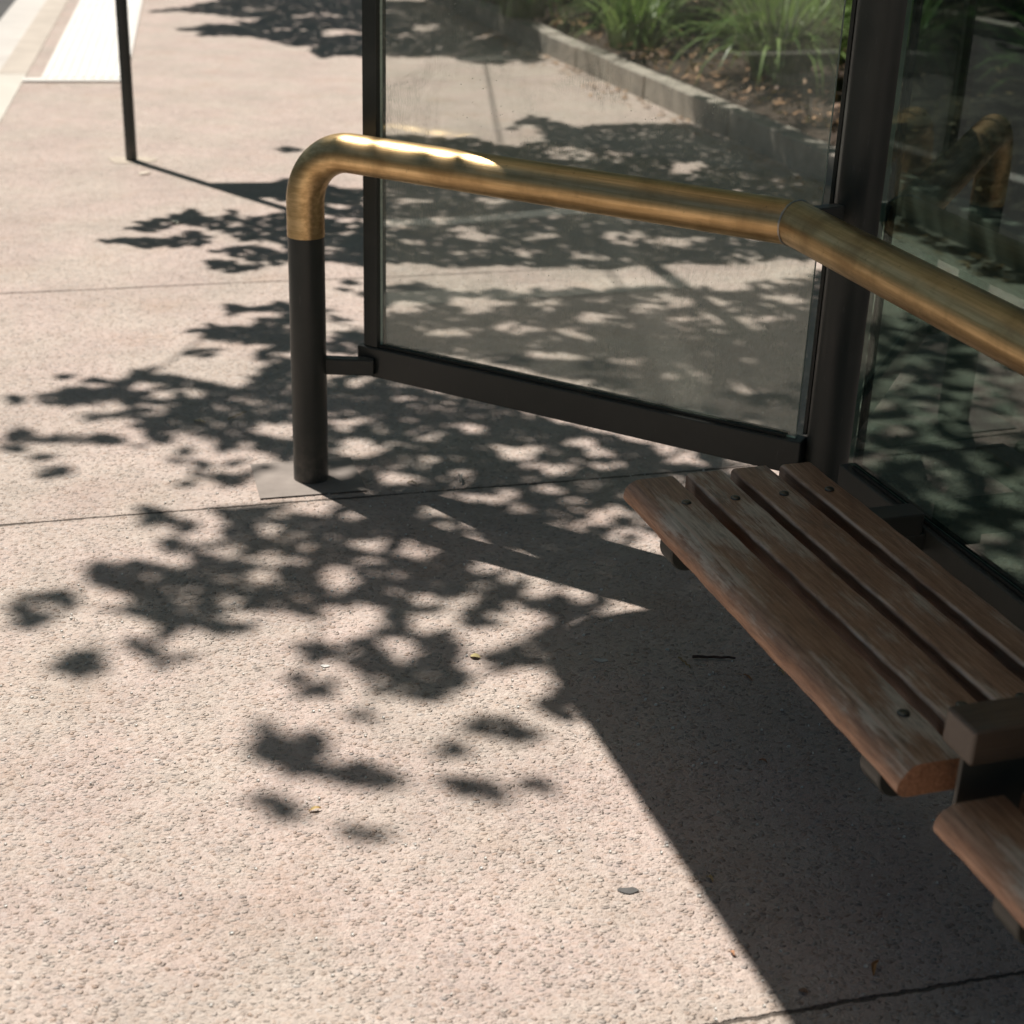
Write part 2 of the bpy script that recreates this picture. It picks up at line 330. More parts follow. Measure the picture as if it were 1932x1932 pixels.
# ================================================================== SETTING
def sheet(name, pts, z, mat, thick=None):
    bm = bmesh.new()
    if thick: flat_poly(bm, pts, z - thick, z)
    else: bm.faces.new([bm.verts.new((x, y, z)) for x, y in pts])
    o = obj(name, bm, mat, smooth=False); return tag(o, kind='structure')
def kp(a, b): q = KERB @ Vector((a, b, 0)); return (q.x, q.y)
def bp(s, t): q = BACK @ Vector((s, t, 0)); return (q.x, q.y)
sheet('ground', [(-600, -600), (600, -600), (600, 600), (-600, 600)], -0.30, M_GROUND)
# footpath slab: from the kerb line to well behind the planting bed
sheet('pavement', [kp(-60, 0), kp(60, 0), kp(60, -40), kp(-60, -40)], 0.0, M_PAVE, 0.2)
sheet('road', [kp(-80, 0.0), kp(-80, 5.6), kp(80, 5.6), kp(80, 0.0)], -0.13, M_ROAD, 0.1)
sheet('gutter', [kp(-60, 0.17), kp(-60, 0.52), kp(60, 0.52), kp(60, 0.17)], -0.118, M_GUTTER)
sheet('kerb', [kp(0.30, 0.0), kp(0.30, 0.17), kp(60, 0.17), kp(60, 0.0)], 0.004, M_KERB, 0.16)
sheet('kerb_pale', [kp(0.295, 0.0), kp(-60, 0.0), kp(-60, 0.17), kp(0.295, 0.17)], 0.004, M_KERB2, 0.16)
sheet('kerb_far', [kp(-60, 5.45), kp(-60, 5.62), kp(60, 5.62), kp(60, 5.45)], 0.0, M_KERB2, 0.16)
sheet('verge', [kp(-80, 5.62), kp(-80, 60), kp(80, 60), kp(80, 5.62)], -0.02, M_GROUND, 0.1)
for i, (b0, b1, a0, a1) in enumerate(((1.60, 1.72, -60, 60),)):
    sheet('road_marking', [kp(a0, b0), kp(a1, b0), kp(a1, b1), kp(a0, b1)], -0.126, M_LINE)
# ribbed pale warning strip beside the kerb
bm = bmesh.new(); W0, W1 = -0.60, 0.0
box(bm, 0.0, 0.10, W0, W1, 0.004, 0.012)
box(bm, 0.10, 9.0, W0, -0.10, 0.004, 0.010)
for k in range(9):
    y = W0 + 0.028 + k * 0.054; box(bm, 0.12, 9.0, y, y + 0.03, 0.0102, 0.0145)
tag(obj('tactile_paving', bm, M_WHITE, M=KERB, smooth=False), kind='structure')
# trowelled pad let into the slab round the handrail post
sheet('post_pad', [(-0.628, 3.597), (-0.368, 3.672), (-0.434, 3.889), (-0.688, 3.815)], 0.004, M_PAD)

# planting bed
bm = bmesh.new(); nx, ny = 90, 40; grid = {}
for i in range(nx + 1):
    for j in range(ny + 1):
        s = -16 + 21 * i / nx; t = 2.37 + 7.5 * j / ny
        z = 0.10 + 0.05 * math.sin(s * 1.7 + t) * math.sin(t * 2.1) + 0.03 * random.random() + min(0.35, 0.06 * (t - 2.37))
        grid[i, j] = bm.verts.new((s, t, z if j else 0.09))
for i in range(nx):
    for j in range(ny): bm.faces.new((grid[i, j], grid[i+1, j], grid[i+1, j+1], grid[i, j+1]))
tag(obj('planting_bed', bm, M_SOIL, M=BACK), kind='structure')

# stone edging, block by block
bm = bmesh.new(); box(bm, 0, 0.592, 0, 0.13, 0.001, 0.15)
blk = obj('edging_block', bm, M_EDGING, M=BACK, bevel=0.008)
EDGE_G = 'stone edging blocks along the planting bed'
for k in range(27):
    o = blk if k == 0 else blk.copy()
    if k: COL.objects.link(o)
    o.matrix_basis = BACK @ Matrix.Translation((-14 + 0.6 * k, 2.24 + random.uniform(-.006, .006), random.uniform(-.012, 0.0))) @ Matrix.Rotation(random.uniform(-.008, .008), 4, 'Z')
    tag(o, 'grey stone block in the low edging between pavement and mulch bed', 'edging block', EDGE_G)

# ================================================================== BUS SHELTER
PX, PY = 0.687, 3.228
shelter = tag(empty('bus_shelter', (PX, PY, 0)), 'dark steel bus shelter with two glass walls meeting at a round corner post', 'bus shelter')
def on(M, x, y, z=0): return M @ Vector((x, y, z))
def round_post(name, x, y, r, z1, parent):
    bm = bmesh.new(); tube(bm, [(x, y, 0.0), (x, y, z1)], r, 40); return obj(name, bm, M_PAINT, parent)
round_post('corner_post', PX, PY, 0.049, 2.336, shelter)
q = on(BACK, 2.86, 0.158); round_post('corner_post', q.x, q.y, 0.049, 2.336, shelter)
# fin on the wing side of the corner post that the glass clamps fix to
bm = bmesh.new(); box(bm, 1.128, 1.1365, 0.128, 0.152, 0.36, 2.3); obj('post_fin', bm, M_PAINT, shelter, WING, bevel=0.001)
# wing: bottom rail, stile, top rail, glass
bm = bmesh.new(); box(bm, -0.032, 1.140, 0.086, 0.136, 0.278, 0.355); obj('bottom_rail', bm, M_PAINT, shelter, WING, bevel=0.004)
bm = bmesh.new(); box(bm, -0.015, 0.026, 0.090, 0.132, 0.3555, 2.0495); obj('stile', bm, M_PAINT, shelter, WING, bevel=0.003)
bm = bmesh.new(); box(bm, -0.032, 1.140, 0.086, 0.136, 2.05, 2.12); obj('top_rail', bm, M_PAINT, shelter, WING, bevel=0.004)
bm = bmesh.new(); box(bm, 0.0265, 1.10, 0.097, 0.104, 0.3553, 0.362); box(bm, 0.0265, 1.10, 0.1165, 0.1235, 0.3553, 0.362); obj('glazing_bead', bm, M_GASKET, shelter, WING, smooth=False)
def pane(name, x0, x1, y0, y1, z0, z1, mat, M):
    bm = bmesh.new(); fs = box(bm, x0, x1, y0, y1, z0, z1)
    for f in fs: f.material_index = 0 if abs(f.normal.y) > 0.5 or abs(f.calc_center_median().y - (y0 + y1) / 2) > 1e-4 else 1
    o = obj(name, bm, [mat, M_GEDGE], shelter, M, smooth=False, bevel=-1); return o
wg = pane('glass_pane', 0.0262, 1.120, 0.105, 0.115, 0.356, 2.0495, M_GLASS_W, WING)
# back wall: bottom rail, top rail, gasket strip, glass
bm = bmesh.new(); box(bm, 0.105, 2.80, 0.106, 0.156, 0.262, 0.360); obj('bottom_rail', bm, M_PAINT, shelter, BACK, bevel=0.004)
bm = bmesh.new(); box(bm, 0.06, 2.80, 0.106, 0.156, 2.05, 2.12); obj('top_rail', bm, M_PAINT, shelter, BACK, bevel=0.004)
bm = bmesh.new(); box(bm, 0.112, 0.136, 0.1365, 0.1425, 0.361, 2.0495); obj('gasket_strip', bm, M_GASKET, shelter, BACK, smooth=False)
bm = bmesh.new(); box(bm, 0.137, 2.78, 0.119, 0.1255, 0.3603, 0.367); box(bm, 0.137, 2.78, 0.1365, 0.1435, 0.3603, 0.367); obj('glazing_bead', bm, M_GASKET, shelter, BACK, smooth=False)
bg = pane('glass_pane', 0.108, 2.78, 0.126, 0.136, 0.361, 2.0495, M_GLASS_B, BACK)
# roof: flat sheet with rounded corners, rear cut back so sky lights the bench
s0, s1, t0, t1, rr = -1.215, 3.35, -1.14, -0.33, 0.24; pts = []
for cx, cy, a0 in ((s1 - rr, t1 - rr, 0), (s0 + rr, t1 - rr, 90), (s0 + rr, t0 + rr, 180), (s1 - rr, t0 + rr, 270)):
    for k in range(9):
        a = R(a0 + 90 * k / 8); pts.append((cx + rr * math.cos(a), cy + rr * math.sin(a)))
bm = bmesh.new(); flat_poly(bm, pts, 2.40, 2.47); obj('roof', bm, M_ROOF, shelter, BACK, bevel=0.008)
for s in (-0.034, 2.86):
    bm = bmesh.new(); box(bm, s - 0.03, s + 0.03, -1.06, 0.20, 2.337, 2.3985); obj('roof_beam', bm, M_PAINT, shelter, BACK, bevel=0.004)
# rail bracket that carries the seat
for s in (0.43, 1.18, 1.95):
    bm = bmesh.new(); box(bm, s - 0.02, s + 0.02, 0.02, 0.1065, 0.318, 0.352); obj('seat_bracket', bm, M_PAINT, shelter, BACK, bevel=0.003)

# ================================================================== HANDRAIL
rail = tag(empty('handrail', (-0.519, 3.742, 0)), 'brass tube handrail on a dark post, bent round the corner in front of the glass', 'handrail')
RH, RR, RB = 0.85, 0.0455, 0.135
bm = bmesh.new(); tube(bm, [on(WING, -0.118, 0, 0), on(WING, -0.118, 0, 0.640)], RR - 0.0012, 48); obj('post', bm, M_PAINT, rail)
path = [on(WING, -0.118, 0, 0.636), on(WING, -0.118, 0, 0.68)]
for k in range(0, 25):
    a = R(90 * k / 24); path.append(on(WING, -0.118 + RB * (1 - math.cos(a)), 0, RH - RB + RB * math.sin(a)))
corner = BACK @ Vector((0, 0, RH)); cw = WING.inverted() @ corner
for k in range(1, 7): path.append(on(WING, -0.118 + RB + (cw.x + 0.118 - RB) * k / 6, cw.y * k / 6, RH))
mit = (A_DIR + S_DIR).normalized()
# local frame with x along the tube so the brass wear runs lengthwise
def tube_obj(name, pts, M, mat, parent, **kw):
    bm = bmesh.new(); inv = M.inverted()
    for key in ('plane0', 'plane1'):
        if kw.get(key): p0, pn = kw[key]; kw[key] = (inv @ p0, inv.to_3x3() @ pn)
    tube(bm, [inv @ p for p in pts], kw.pop('r', RR), 48, **kw); return obj(name, bm, mat, parent, M)
M1 = WING.copy(); M1.translation = on(WING, 0, 0, RH)
M2 = BACK.copy(); M2.translation = corner
tube_obj('rail_tube', path, M1, M_BRASS, rail, plane1=(corner - mit * 0.001, mit))
back_pts = [corner] + [on(BACK, 0.28 * k, 0, RH) for k in range(1, 10)]
tube_obj('rail_tube', back_pts, M2, M_BRASS, rail, plane0=(corner + mit * 0.001, mit))
# weld bead: an uneven ring on the mitre
bm = bmesh.new(); n = 64; c3 = corner; wr = []
for k in range(n):
    a = 2 * math.pi * k / n; side = Vector((-A_DIR.y, A_DIR.x, 0)); p = c3 + (RR + 0.0002) * (math.cos(a) * Vector((0, 0, 1)) + math.sin(a) * side)
    p = p + A_DIR * ((c3 - p).dot(mit) / A_DIR.dot(mit)); wr.append(p)
wr.append(wr[0]); tube(bm, wr, [0.0026 + 0.0008 * math.sin(k * 2.3) * math.sin(k * .9) for k in range(n)] + [0.0026], 8, cap=False)
obj('weld_bead', bm, M_WELD, rail)
# arm from the post to the wing rail, and stay from the corner to the corner post
bm = bmesh.new(); p0 = on(WING, -0.10, 0.02); p1 = on(WING, 0.02, 0.0875); d = (p1 - p0).normalized(); nn = Vector((-d.y, d.x, 0))
pr = [p0 - nn * .016, p1 - nn * .016, p1 + nn * .016, p0 + nn * .016]; flat_poly(bm, [(p.x, p.y) for p in pr], 0.286, 0.328); obj('arm', bm, M_PAINT, rail, bevel=0.004)
bm = bmesh.new(); p0 = corner + Vector((0.03, 0.018, 0)); p1 = Vector((PX - 0.034, PY - 0.02, 0)); d = (p1 - p0); d.z = 0; d.normalize(); nn = Vector((-d.y, d.x, 0))
pr = [p0 - nn * .014, p1 - nn * .014, p1 + nn * .014, p0 + nn * .014]; flat_poly(bm, [(p.x, p.y) for p in pr], RH - 0.006, RH + 0.028); obj('stay', bm, M_PAINT, rail, bevel=0.003)
for s in (2.2,):
    bm = bmesh.new(); tube(bm, [on(BACK, s, 0, 0), on(BACK, s, 0, RH - 0.03)], RR - 0.004, 32); obj('post', bm, M_PAINT, rail)

# ================================================================== BENCH
bench = tag(empty('slatted_bench', BACK @ Vector((0.8, -0.25, 0))), 'weathered brown timber slat bench along the back glass, with a low armrest', 'bench')
SLATS = ((-0.452, -0.351), (-0.326, -0.250), (-0.229, -0.152), (-0.127, -0.060))
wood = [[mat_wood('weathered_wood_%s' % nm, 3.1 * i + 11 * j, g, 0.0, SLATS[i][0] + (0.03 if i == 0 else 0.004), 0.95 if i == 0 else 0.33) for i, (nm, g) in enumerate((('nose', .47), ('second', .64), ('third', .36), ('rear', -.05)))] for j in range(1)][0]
def arc(cx, cz, r, a0, a1, n): return [(cx + r * math.cos(R(a0 + (a1 - a0) * k / n)), cz + r * math.sin(R(a0 + (a1 - a0) * k / n))) for k in range(n + 1)]
def slat(i, sa, sb, zt=0.45):
    t0, t1 = SLATS[i]; th = 0.042; r = 0.007; z0 = zt - th; bm = bmesh.new()
    if i == 0:
        prof = arc(t0 + 0.034, zt - 0.034, 0.034, 185, 90, 9) + arc(t1 - r, zt - r, r, 90, 0, 4) + [(t1, z0 - .006), (t0 + 0.030, z0 - .006)] + arc(t0 + 0.016, z0 + 0.010, 0.016, 270, 195, 3)[0:]
    else: prof = arc(t0 + r, zt - r, r, 180, 90, 4) + arc(t1 - r, zt - r, r, 90, 0, 4) + [(t1, z0), (t0, z0)]
    L_ = sb - sa; prism(bm, prof, 0, L_, 'x', 60)
    # ends eased, long edges a little uneven with age
    for v in bm.verts:
        e = min(v.co.x, L_ - v.co.x)
        if e < 1e-5: v.co.x += 0.003 * max(0, (v.co.z - (zt - 0.012)) / 0.012) * (1 if v.co.x < L_ / 2 else -1)
        s = v.co.x; v.co.y += 0.0011 * math.sin(s * 23 + i * 2.1) * math.sin(s * 7.7 + i) + 0.0006 * math.sin(s * 71 + v.co.y * 300)
        v.co.z += 0.0008 * math.sin(s * 11 + i * 1.3)
    M = BACK @ Matrix.Translation((sa, 0, 0))
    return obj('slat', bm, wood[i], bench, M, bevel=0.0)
def bolt(s, t, z=0.4506):
    bm = bmesh.new(); rings = []
    for k, (r, h) in enumerate(((0.0092, -0.001), (0.0092, 0.0010), (0.0082, 0.0026), (0.0058, 0.0038), (0.0028, 0.0044))):
        rings.append([bm.verts.new((r * math.cos(a), r * math.sin(a), h)) for a in [2 * math.pi * q / 20 for q in range(20)]])
    for r0, r1 in zip(rings, rings[1:]):
        for q in range(20): bm.faces.new((r0[q], r0[(q+1) % 20], r1[(q+1) % 20], r1[q]))
    bm.faces.new(rings[-1]); return obj('bolt', bm, M_BOLT, bench, BACK @ Matrix.Translation((s, t, z)))
ends = ((0.280, 1.284), (0.277, 1.287), (0.274, 1.286), (0.276, 1.286))
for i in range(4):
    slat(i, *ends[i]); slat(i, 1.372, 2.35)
for s, ts in ((0.407, (-.381, -.284, -.186, -.093)), (1.162, (-.377, -.284, -.186, -.093)), (1.50, (-.379, -.284, -.186, -.093))):
    for k, t in enumerate(ts): bolt(s + 0.002 * k, t)
# steel cross bearers with turned-up rounded fronts
def bearer(s):
    prof = [(0.10, 0.395), (-0.395, 0.395), (-0.408, 0.402), (-0.420, 0.400)] + arc(-0.388, 0.366, 0.034, 160, 268, 8) + [(-0.30, 0.328), (0.10, 0.338)]
    bm = bmesh.new(); P = [[bm.verts.new((x, a, b)) for a, b in prof] for x in (s - 0.028, s + 0.028)]; m = len(prof)
    for i in range(m): bm.faces.new((P[0][i], P[0][(i+1) % m], P[1][(i+1) % m], P[1][i]))
    bm.faces.new(P[0][::-1]); bm.faces.new(P[1]); return obj('bearer', bm, M_PAINT, bench, BACK, bevel=0.004)
for s in (0.42, 1.165, 1.50): bearer(s)
# armrest between the two seats: timber bar on a steel plate
M_ARM = mat_wood('dark_armrest_wood', 41.0, 0.1, 0.82)
MA = BACK @ Matrix.Translation((1.343, -0.417, 0)) @ Matrix.Rotation(R(90), 4, 'Z')
bm = bmesh.new(); box(bm, 0, 0.42, -0.034, 0.034, 0.503, 0.556)
arm = obj('armrest', bm, M_ARM, bench, MA, bevel=0.006, seg=3)
bm = bmesh.new(); box(bm, 0.012, 0.41, -0.004, 0.004, 0.36, 0.5028); obj('plate', bm, M_PAINT, arm, MA, bevel=0.001)

# ================================================================== FAR POLE
pole = tag(empty('bus_stop_pole', (-1.86, 7.50, 0)), 'thin dark grey pole standing alone on the sunny pavement near the kerb', 'pole')
bm = bmesh.new(); tube(bm, [(-1.86, 7.50, 0.006), (-1.86, 7.50, 2.75)], 0.027, 32); obj('shaft', bm, M_PAINT, pole)
bm = bmesh.new(); pts = [(-1.86 + (0.10 + .02 * math.sin(3 * a)) * math.cos(a) * 1.05, 7.50 + (0.09 + .02 * math.sin(2 * a + 1)) * math.sin(a)) for a in [2 * math.pi * k / 28 for k in range(28)]]
flat_poly(bm, pts, 0.0005, 0.0025); obj('mortar_collar', bm, M_FOOT, pole)
MP = Matrix.Translation((-1.86, 7.50, 0)) @ Matrix.Rotation(R(11.5), 4, 'Z')
bm = bmesh.new(); box(bm, -0.03, 0.34, 0.029, 0.045, 1.16, 1.80); obj('shadow_plate', bm, M_PLATE, pole, MP, bevel=0.004)  # unseen plate, added to cast the patch of shade beyond the pole

# ================================================================== LITTER ON THE PAVING
def leaf_shape(bm, Lg, Wd, curl, seed, bend=0.0):
    rg = random.Random(seed); n = 9; rows = []
    for k in range(n):
        u = k / (n - 1); wd = Wd * (math.sin(math.pi * min(1, u * 0.92 + 0.04)) ** 0.8) * (1 - .35 * u); y = bend * math.sin(math.pi * u)
        zc = curl * (math.sin(math.pi * u) + .5 * (u - .5)) + 0.0015
        rows.append([bm.verts.new((Lg * (u - .5), y - wd, zc + curl * .6 * rg.random())), bm.verts.new((Lg * (u - .5), y, zc - curl * .3)), bm.verts.new((Lg * (u - .5), y + wd, zc + curl * .6 * rg.random()))])
    for a, b in zip(rows, rows[1:]):
        for c in (0, 1): bm.faces.new((a[c], a[c+1], b[c+1], b[c]))
def litter(kind, xy, ang, Lg, Wd, col, label, cat, curl=0.004, bend=0.0):
    bm = bmesh.new()
    if kind == 'twig':
        m = 7; pts = [(Lg * (k / (m - 1) - .5), bend * math.sin(3 * k), Wd + 0.0015 + curl * (k % 2)) for k in range(m)]
        tube(bm, pts, [Wd * (1 - .4 * k / m) for k in range(m)], 7)
    elif kind == 'gum':
        pts = [(Lg * .5 * math.cos(a) * (1 + .15 * math.sin(2 * a + Lg * 90)), Wd * math.sin(a) * (1 + .2 * math.sin(3 * a))) for a in [2 * math.pi * k / 20 for k in range(20)]]
        flat_poly(bm, pts, 0.0, 0.0008)
    else: leaf_shape(bm, Lg, Wd, curl, int(xy[0] * 1000), bend)
    o = obj({'gum': 'gum_spot', 'twig': 'twig', 'leaf': 'fallen_leaf'}[kind], bm, mat_plain(cat.replace(' ', '_') + '_colour', col, 0.75, 0.2, 60.0, 200.0, 0.0004), M=Matrix.Translation((xy[0], xy[1], 0.0012)) @ Matrix.Rotation(R(ang), 4, 'Z'))
    return tag(o, label, cat)
litter('leaf', (-0.0651, 2.8388), -19, 0.0222, 0.01, (0.62, 0.52, 0.25), 'small pale yellow leaf on the dappled pavement right of the leaf shadows', 'yellow leaf', 0.003, 0)
litter('gum', (0.1924, 2.8449), -0, 0.0283, 0.007, (0.5, 0.5, 0.48), 'pale grey oval spot stuck to the pavement in the roof shade', 'pale spot', 0, 0)
litter('twig', (0.4270, 2.8648), 1, 0.0890, 0.0035, (0.075, 0.05, 0.04), 'dark straight twig on the shaded pavement beside the bench', 'dark twig', 0.001, 0.001)
litter('twig', (0.3646, 2.8407), -63, 0.0474, 0.0022, (0.3, 0.21, 0.1), 'short bent tan twig left of the dark straight twig', 'tan twig', 0.002, 0.002)
litter('leaf', (0.4883, 2.7920), -61, 0.0306, 0.0035, (0.34, 0.17, 0.085), 'narrow brown leaf below the dark twig', 'brown leaf', 0.003, 0)
litter('leaf', (0.5595, 2.8140), -72, 0.0243, 0.0045, (0.42, 0.34, 0.2), 'tiny curled pale leaf beside the bench nose, right of the brown leaf', 'curled leaf', 0.006, 0)
litter('leaf', (0.4791, 2.4838), -36, 0.0166, 0.004, (0.34, 0.18, 0.1), 'small reddish brown leaf alone in the dark roof shade', 'reddish leaf', 0.004, 0)
litter('leaf', (-0.3223, 2.2822), 20, 0.0215, 0.0045, (0.66, 0.5, 0.24), 'small yellow leaf at the tip of a leaf shadow, lower left', 'yellow leaf', 0.004, 0)
litter('gum', (-0.3659, 2.7816), -4, 0.0162, 0.005, (0.66, 0.64, 0.6), 'small white oval chip on the pavement between two leaf shadows', 'white chip', 0, 0)
litter('leaf', (0.5773, 1.9199), 66, 0.0322, 0.005, (0.44, 0.24, 0.1), 'orange brown curved leaf in the roof shade near the bottom edge', 'orange leaf', 0.006, 0.004)
litter('leaf', (-0.8776, 4.1113), -15, 0.0354, 0.009, (0.52, 0.42, 0.27), 'straw coloured leaf lying in tree shade left of the handrail post', 'straw leaf', 0.004, 0)
litter('twig', (-0.7833, 4.1647), 58, 0.0746, 0.002, (0.46, 0.36, 0.22), 'thin pale stalk right of the straw coloured leaf', 'pale stalk', 0.002, 0.004)
litter('leaf', (-0.1384, 3.7633), -85, 0.0700, 0.006, (0.4, 0.39, 0.36), 'grey feathery leaf standing on the crack below the wing glass', 'grey leaf', 0.012, 0.003)
litter('leaf', (-0.2592, 3.7278), -25, 0.0278, 0.006, (0.62, 0.5, 0.36), 'pale leaf caught in the crack right of the post pad', 'pale leaf', 0.005, 0)
litter('leaf', (0.3614, 1.9437), -70, 0.0128, 0.004, (0.5, 0.27, 0.16), 'small pinkish leaf in shade above the bottom crack', 'pinkish leaf', 0.003, 0)
litter('leaf', (0.4575, 1.8620), -25, 0.0146, 0.006, (0.28, 0.17, 0.11), 'dull brown leaf at the bottom edge beyond the crack', 'dull leaf', 0.003, 0)
litter('gum', (0.2093, 2.0909), 8, 0.0332, 0.008, (0.115, 0.11, 0.105), 'dark grey flattened spot on the sunny pavement beside the shadow edge', 'dark spot', 0, 0)
litter('twig', (0.3138, 2.4419), 39, 0.0295, 0.0015, (0.42, 0.36, 0.27), 'thin pale twig at the edge of the roof shadow', 'pale twig', 0.002, 0.002)
litter('leaf', (0.3450, 2.1262), -62, 0.0185, 0.0045, (0.42, 0.3, 0.14), 'crumpled tan leaf in the roof shade near the shadow edge', 'tan leaf', 0.005, 0)
litter('leaf', (-1.4137, 6.3451), -65, 0.0926, 0.02, (0.7, 0.62, 0.5), 'pale leaf on the sunny pavement below the pole shadow', 'pale leaf', 0.006, 0)
litter('leaf', (-1.7321, 7.2140), 32, 0.0577, 0.018, (0.72, 0.64, 0.52), 'pale leaf beside the foot of the far pole', 'pale leaf', 0.006, 0)

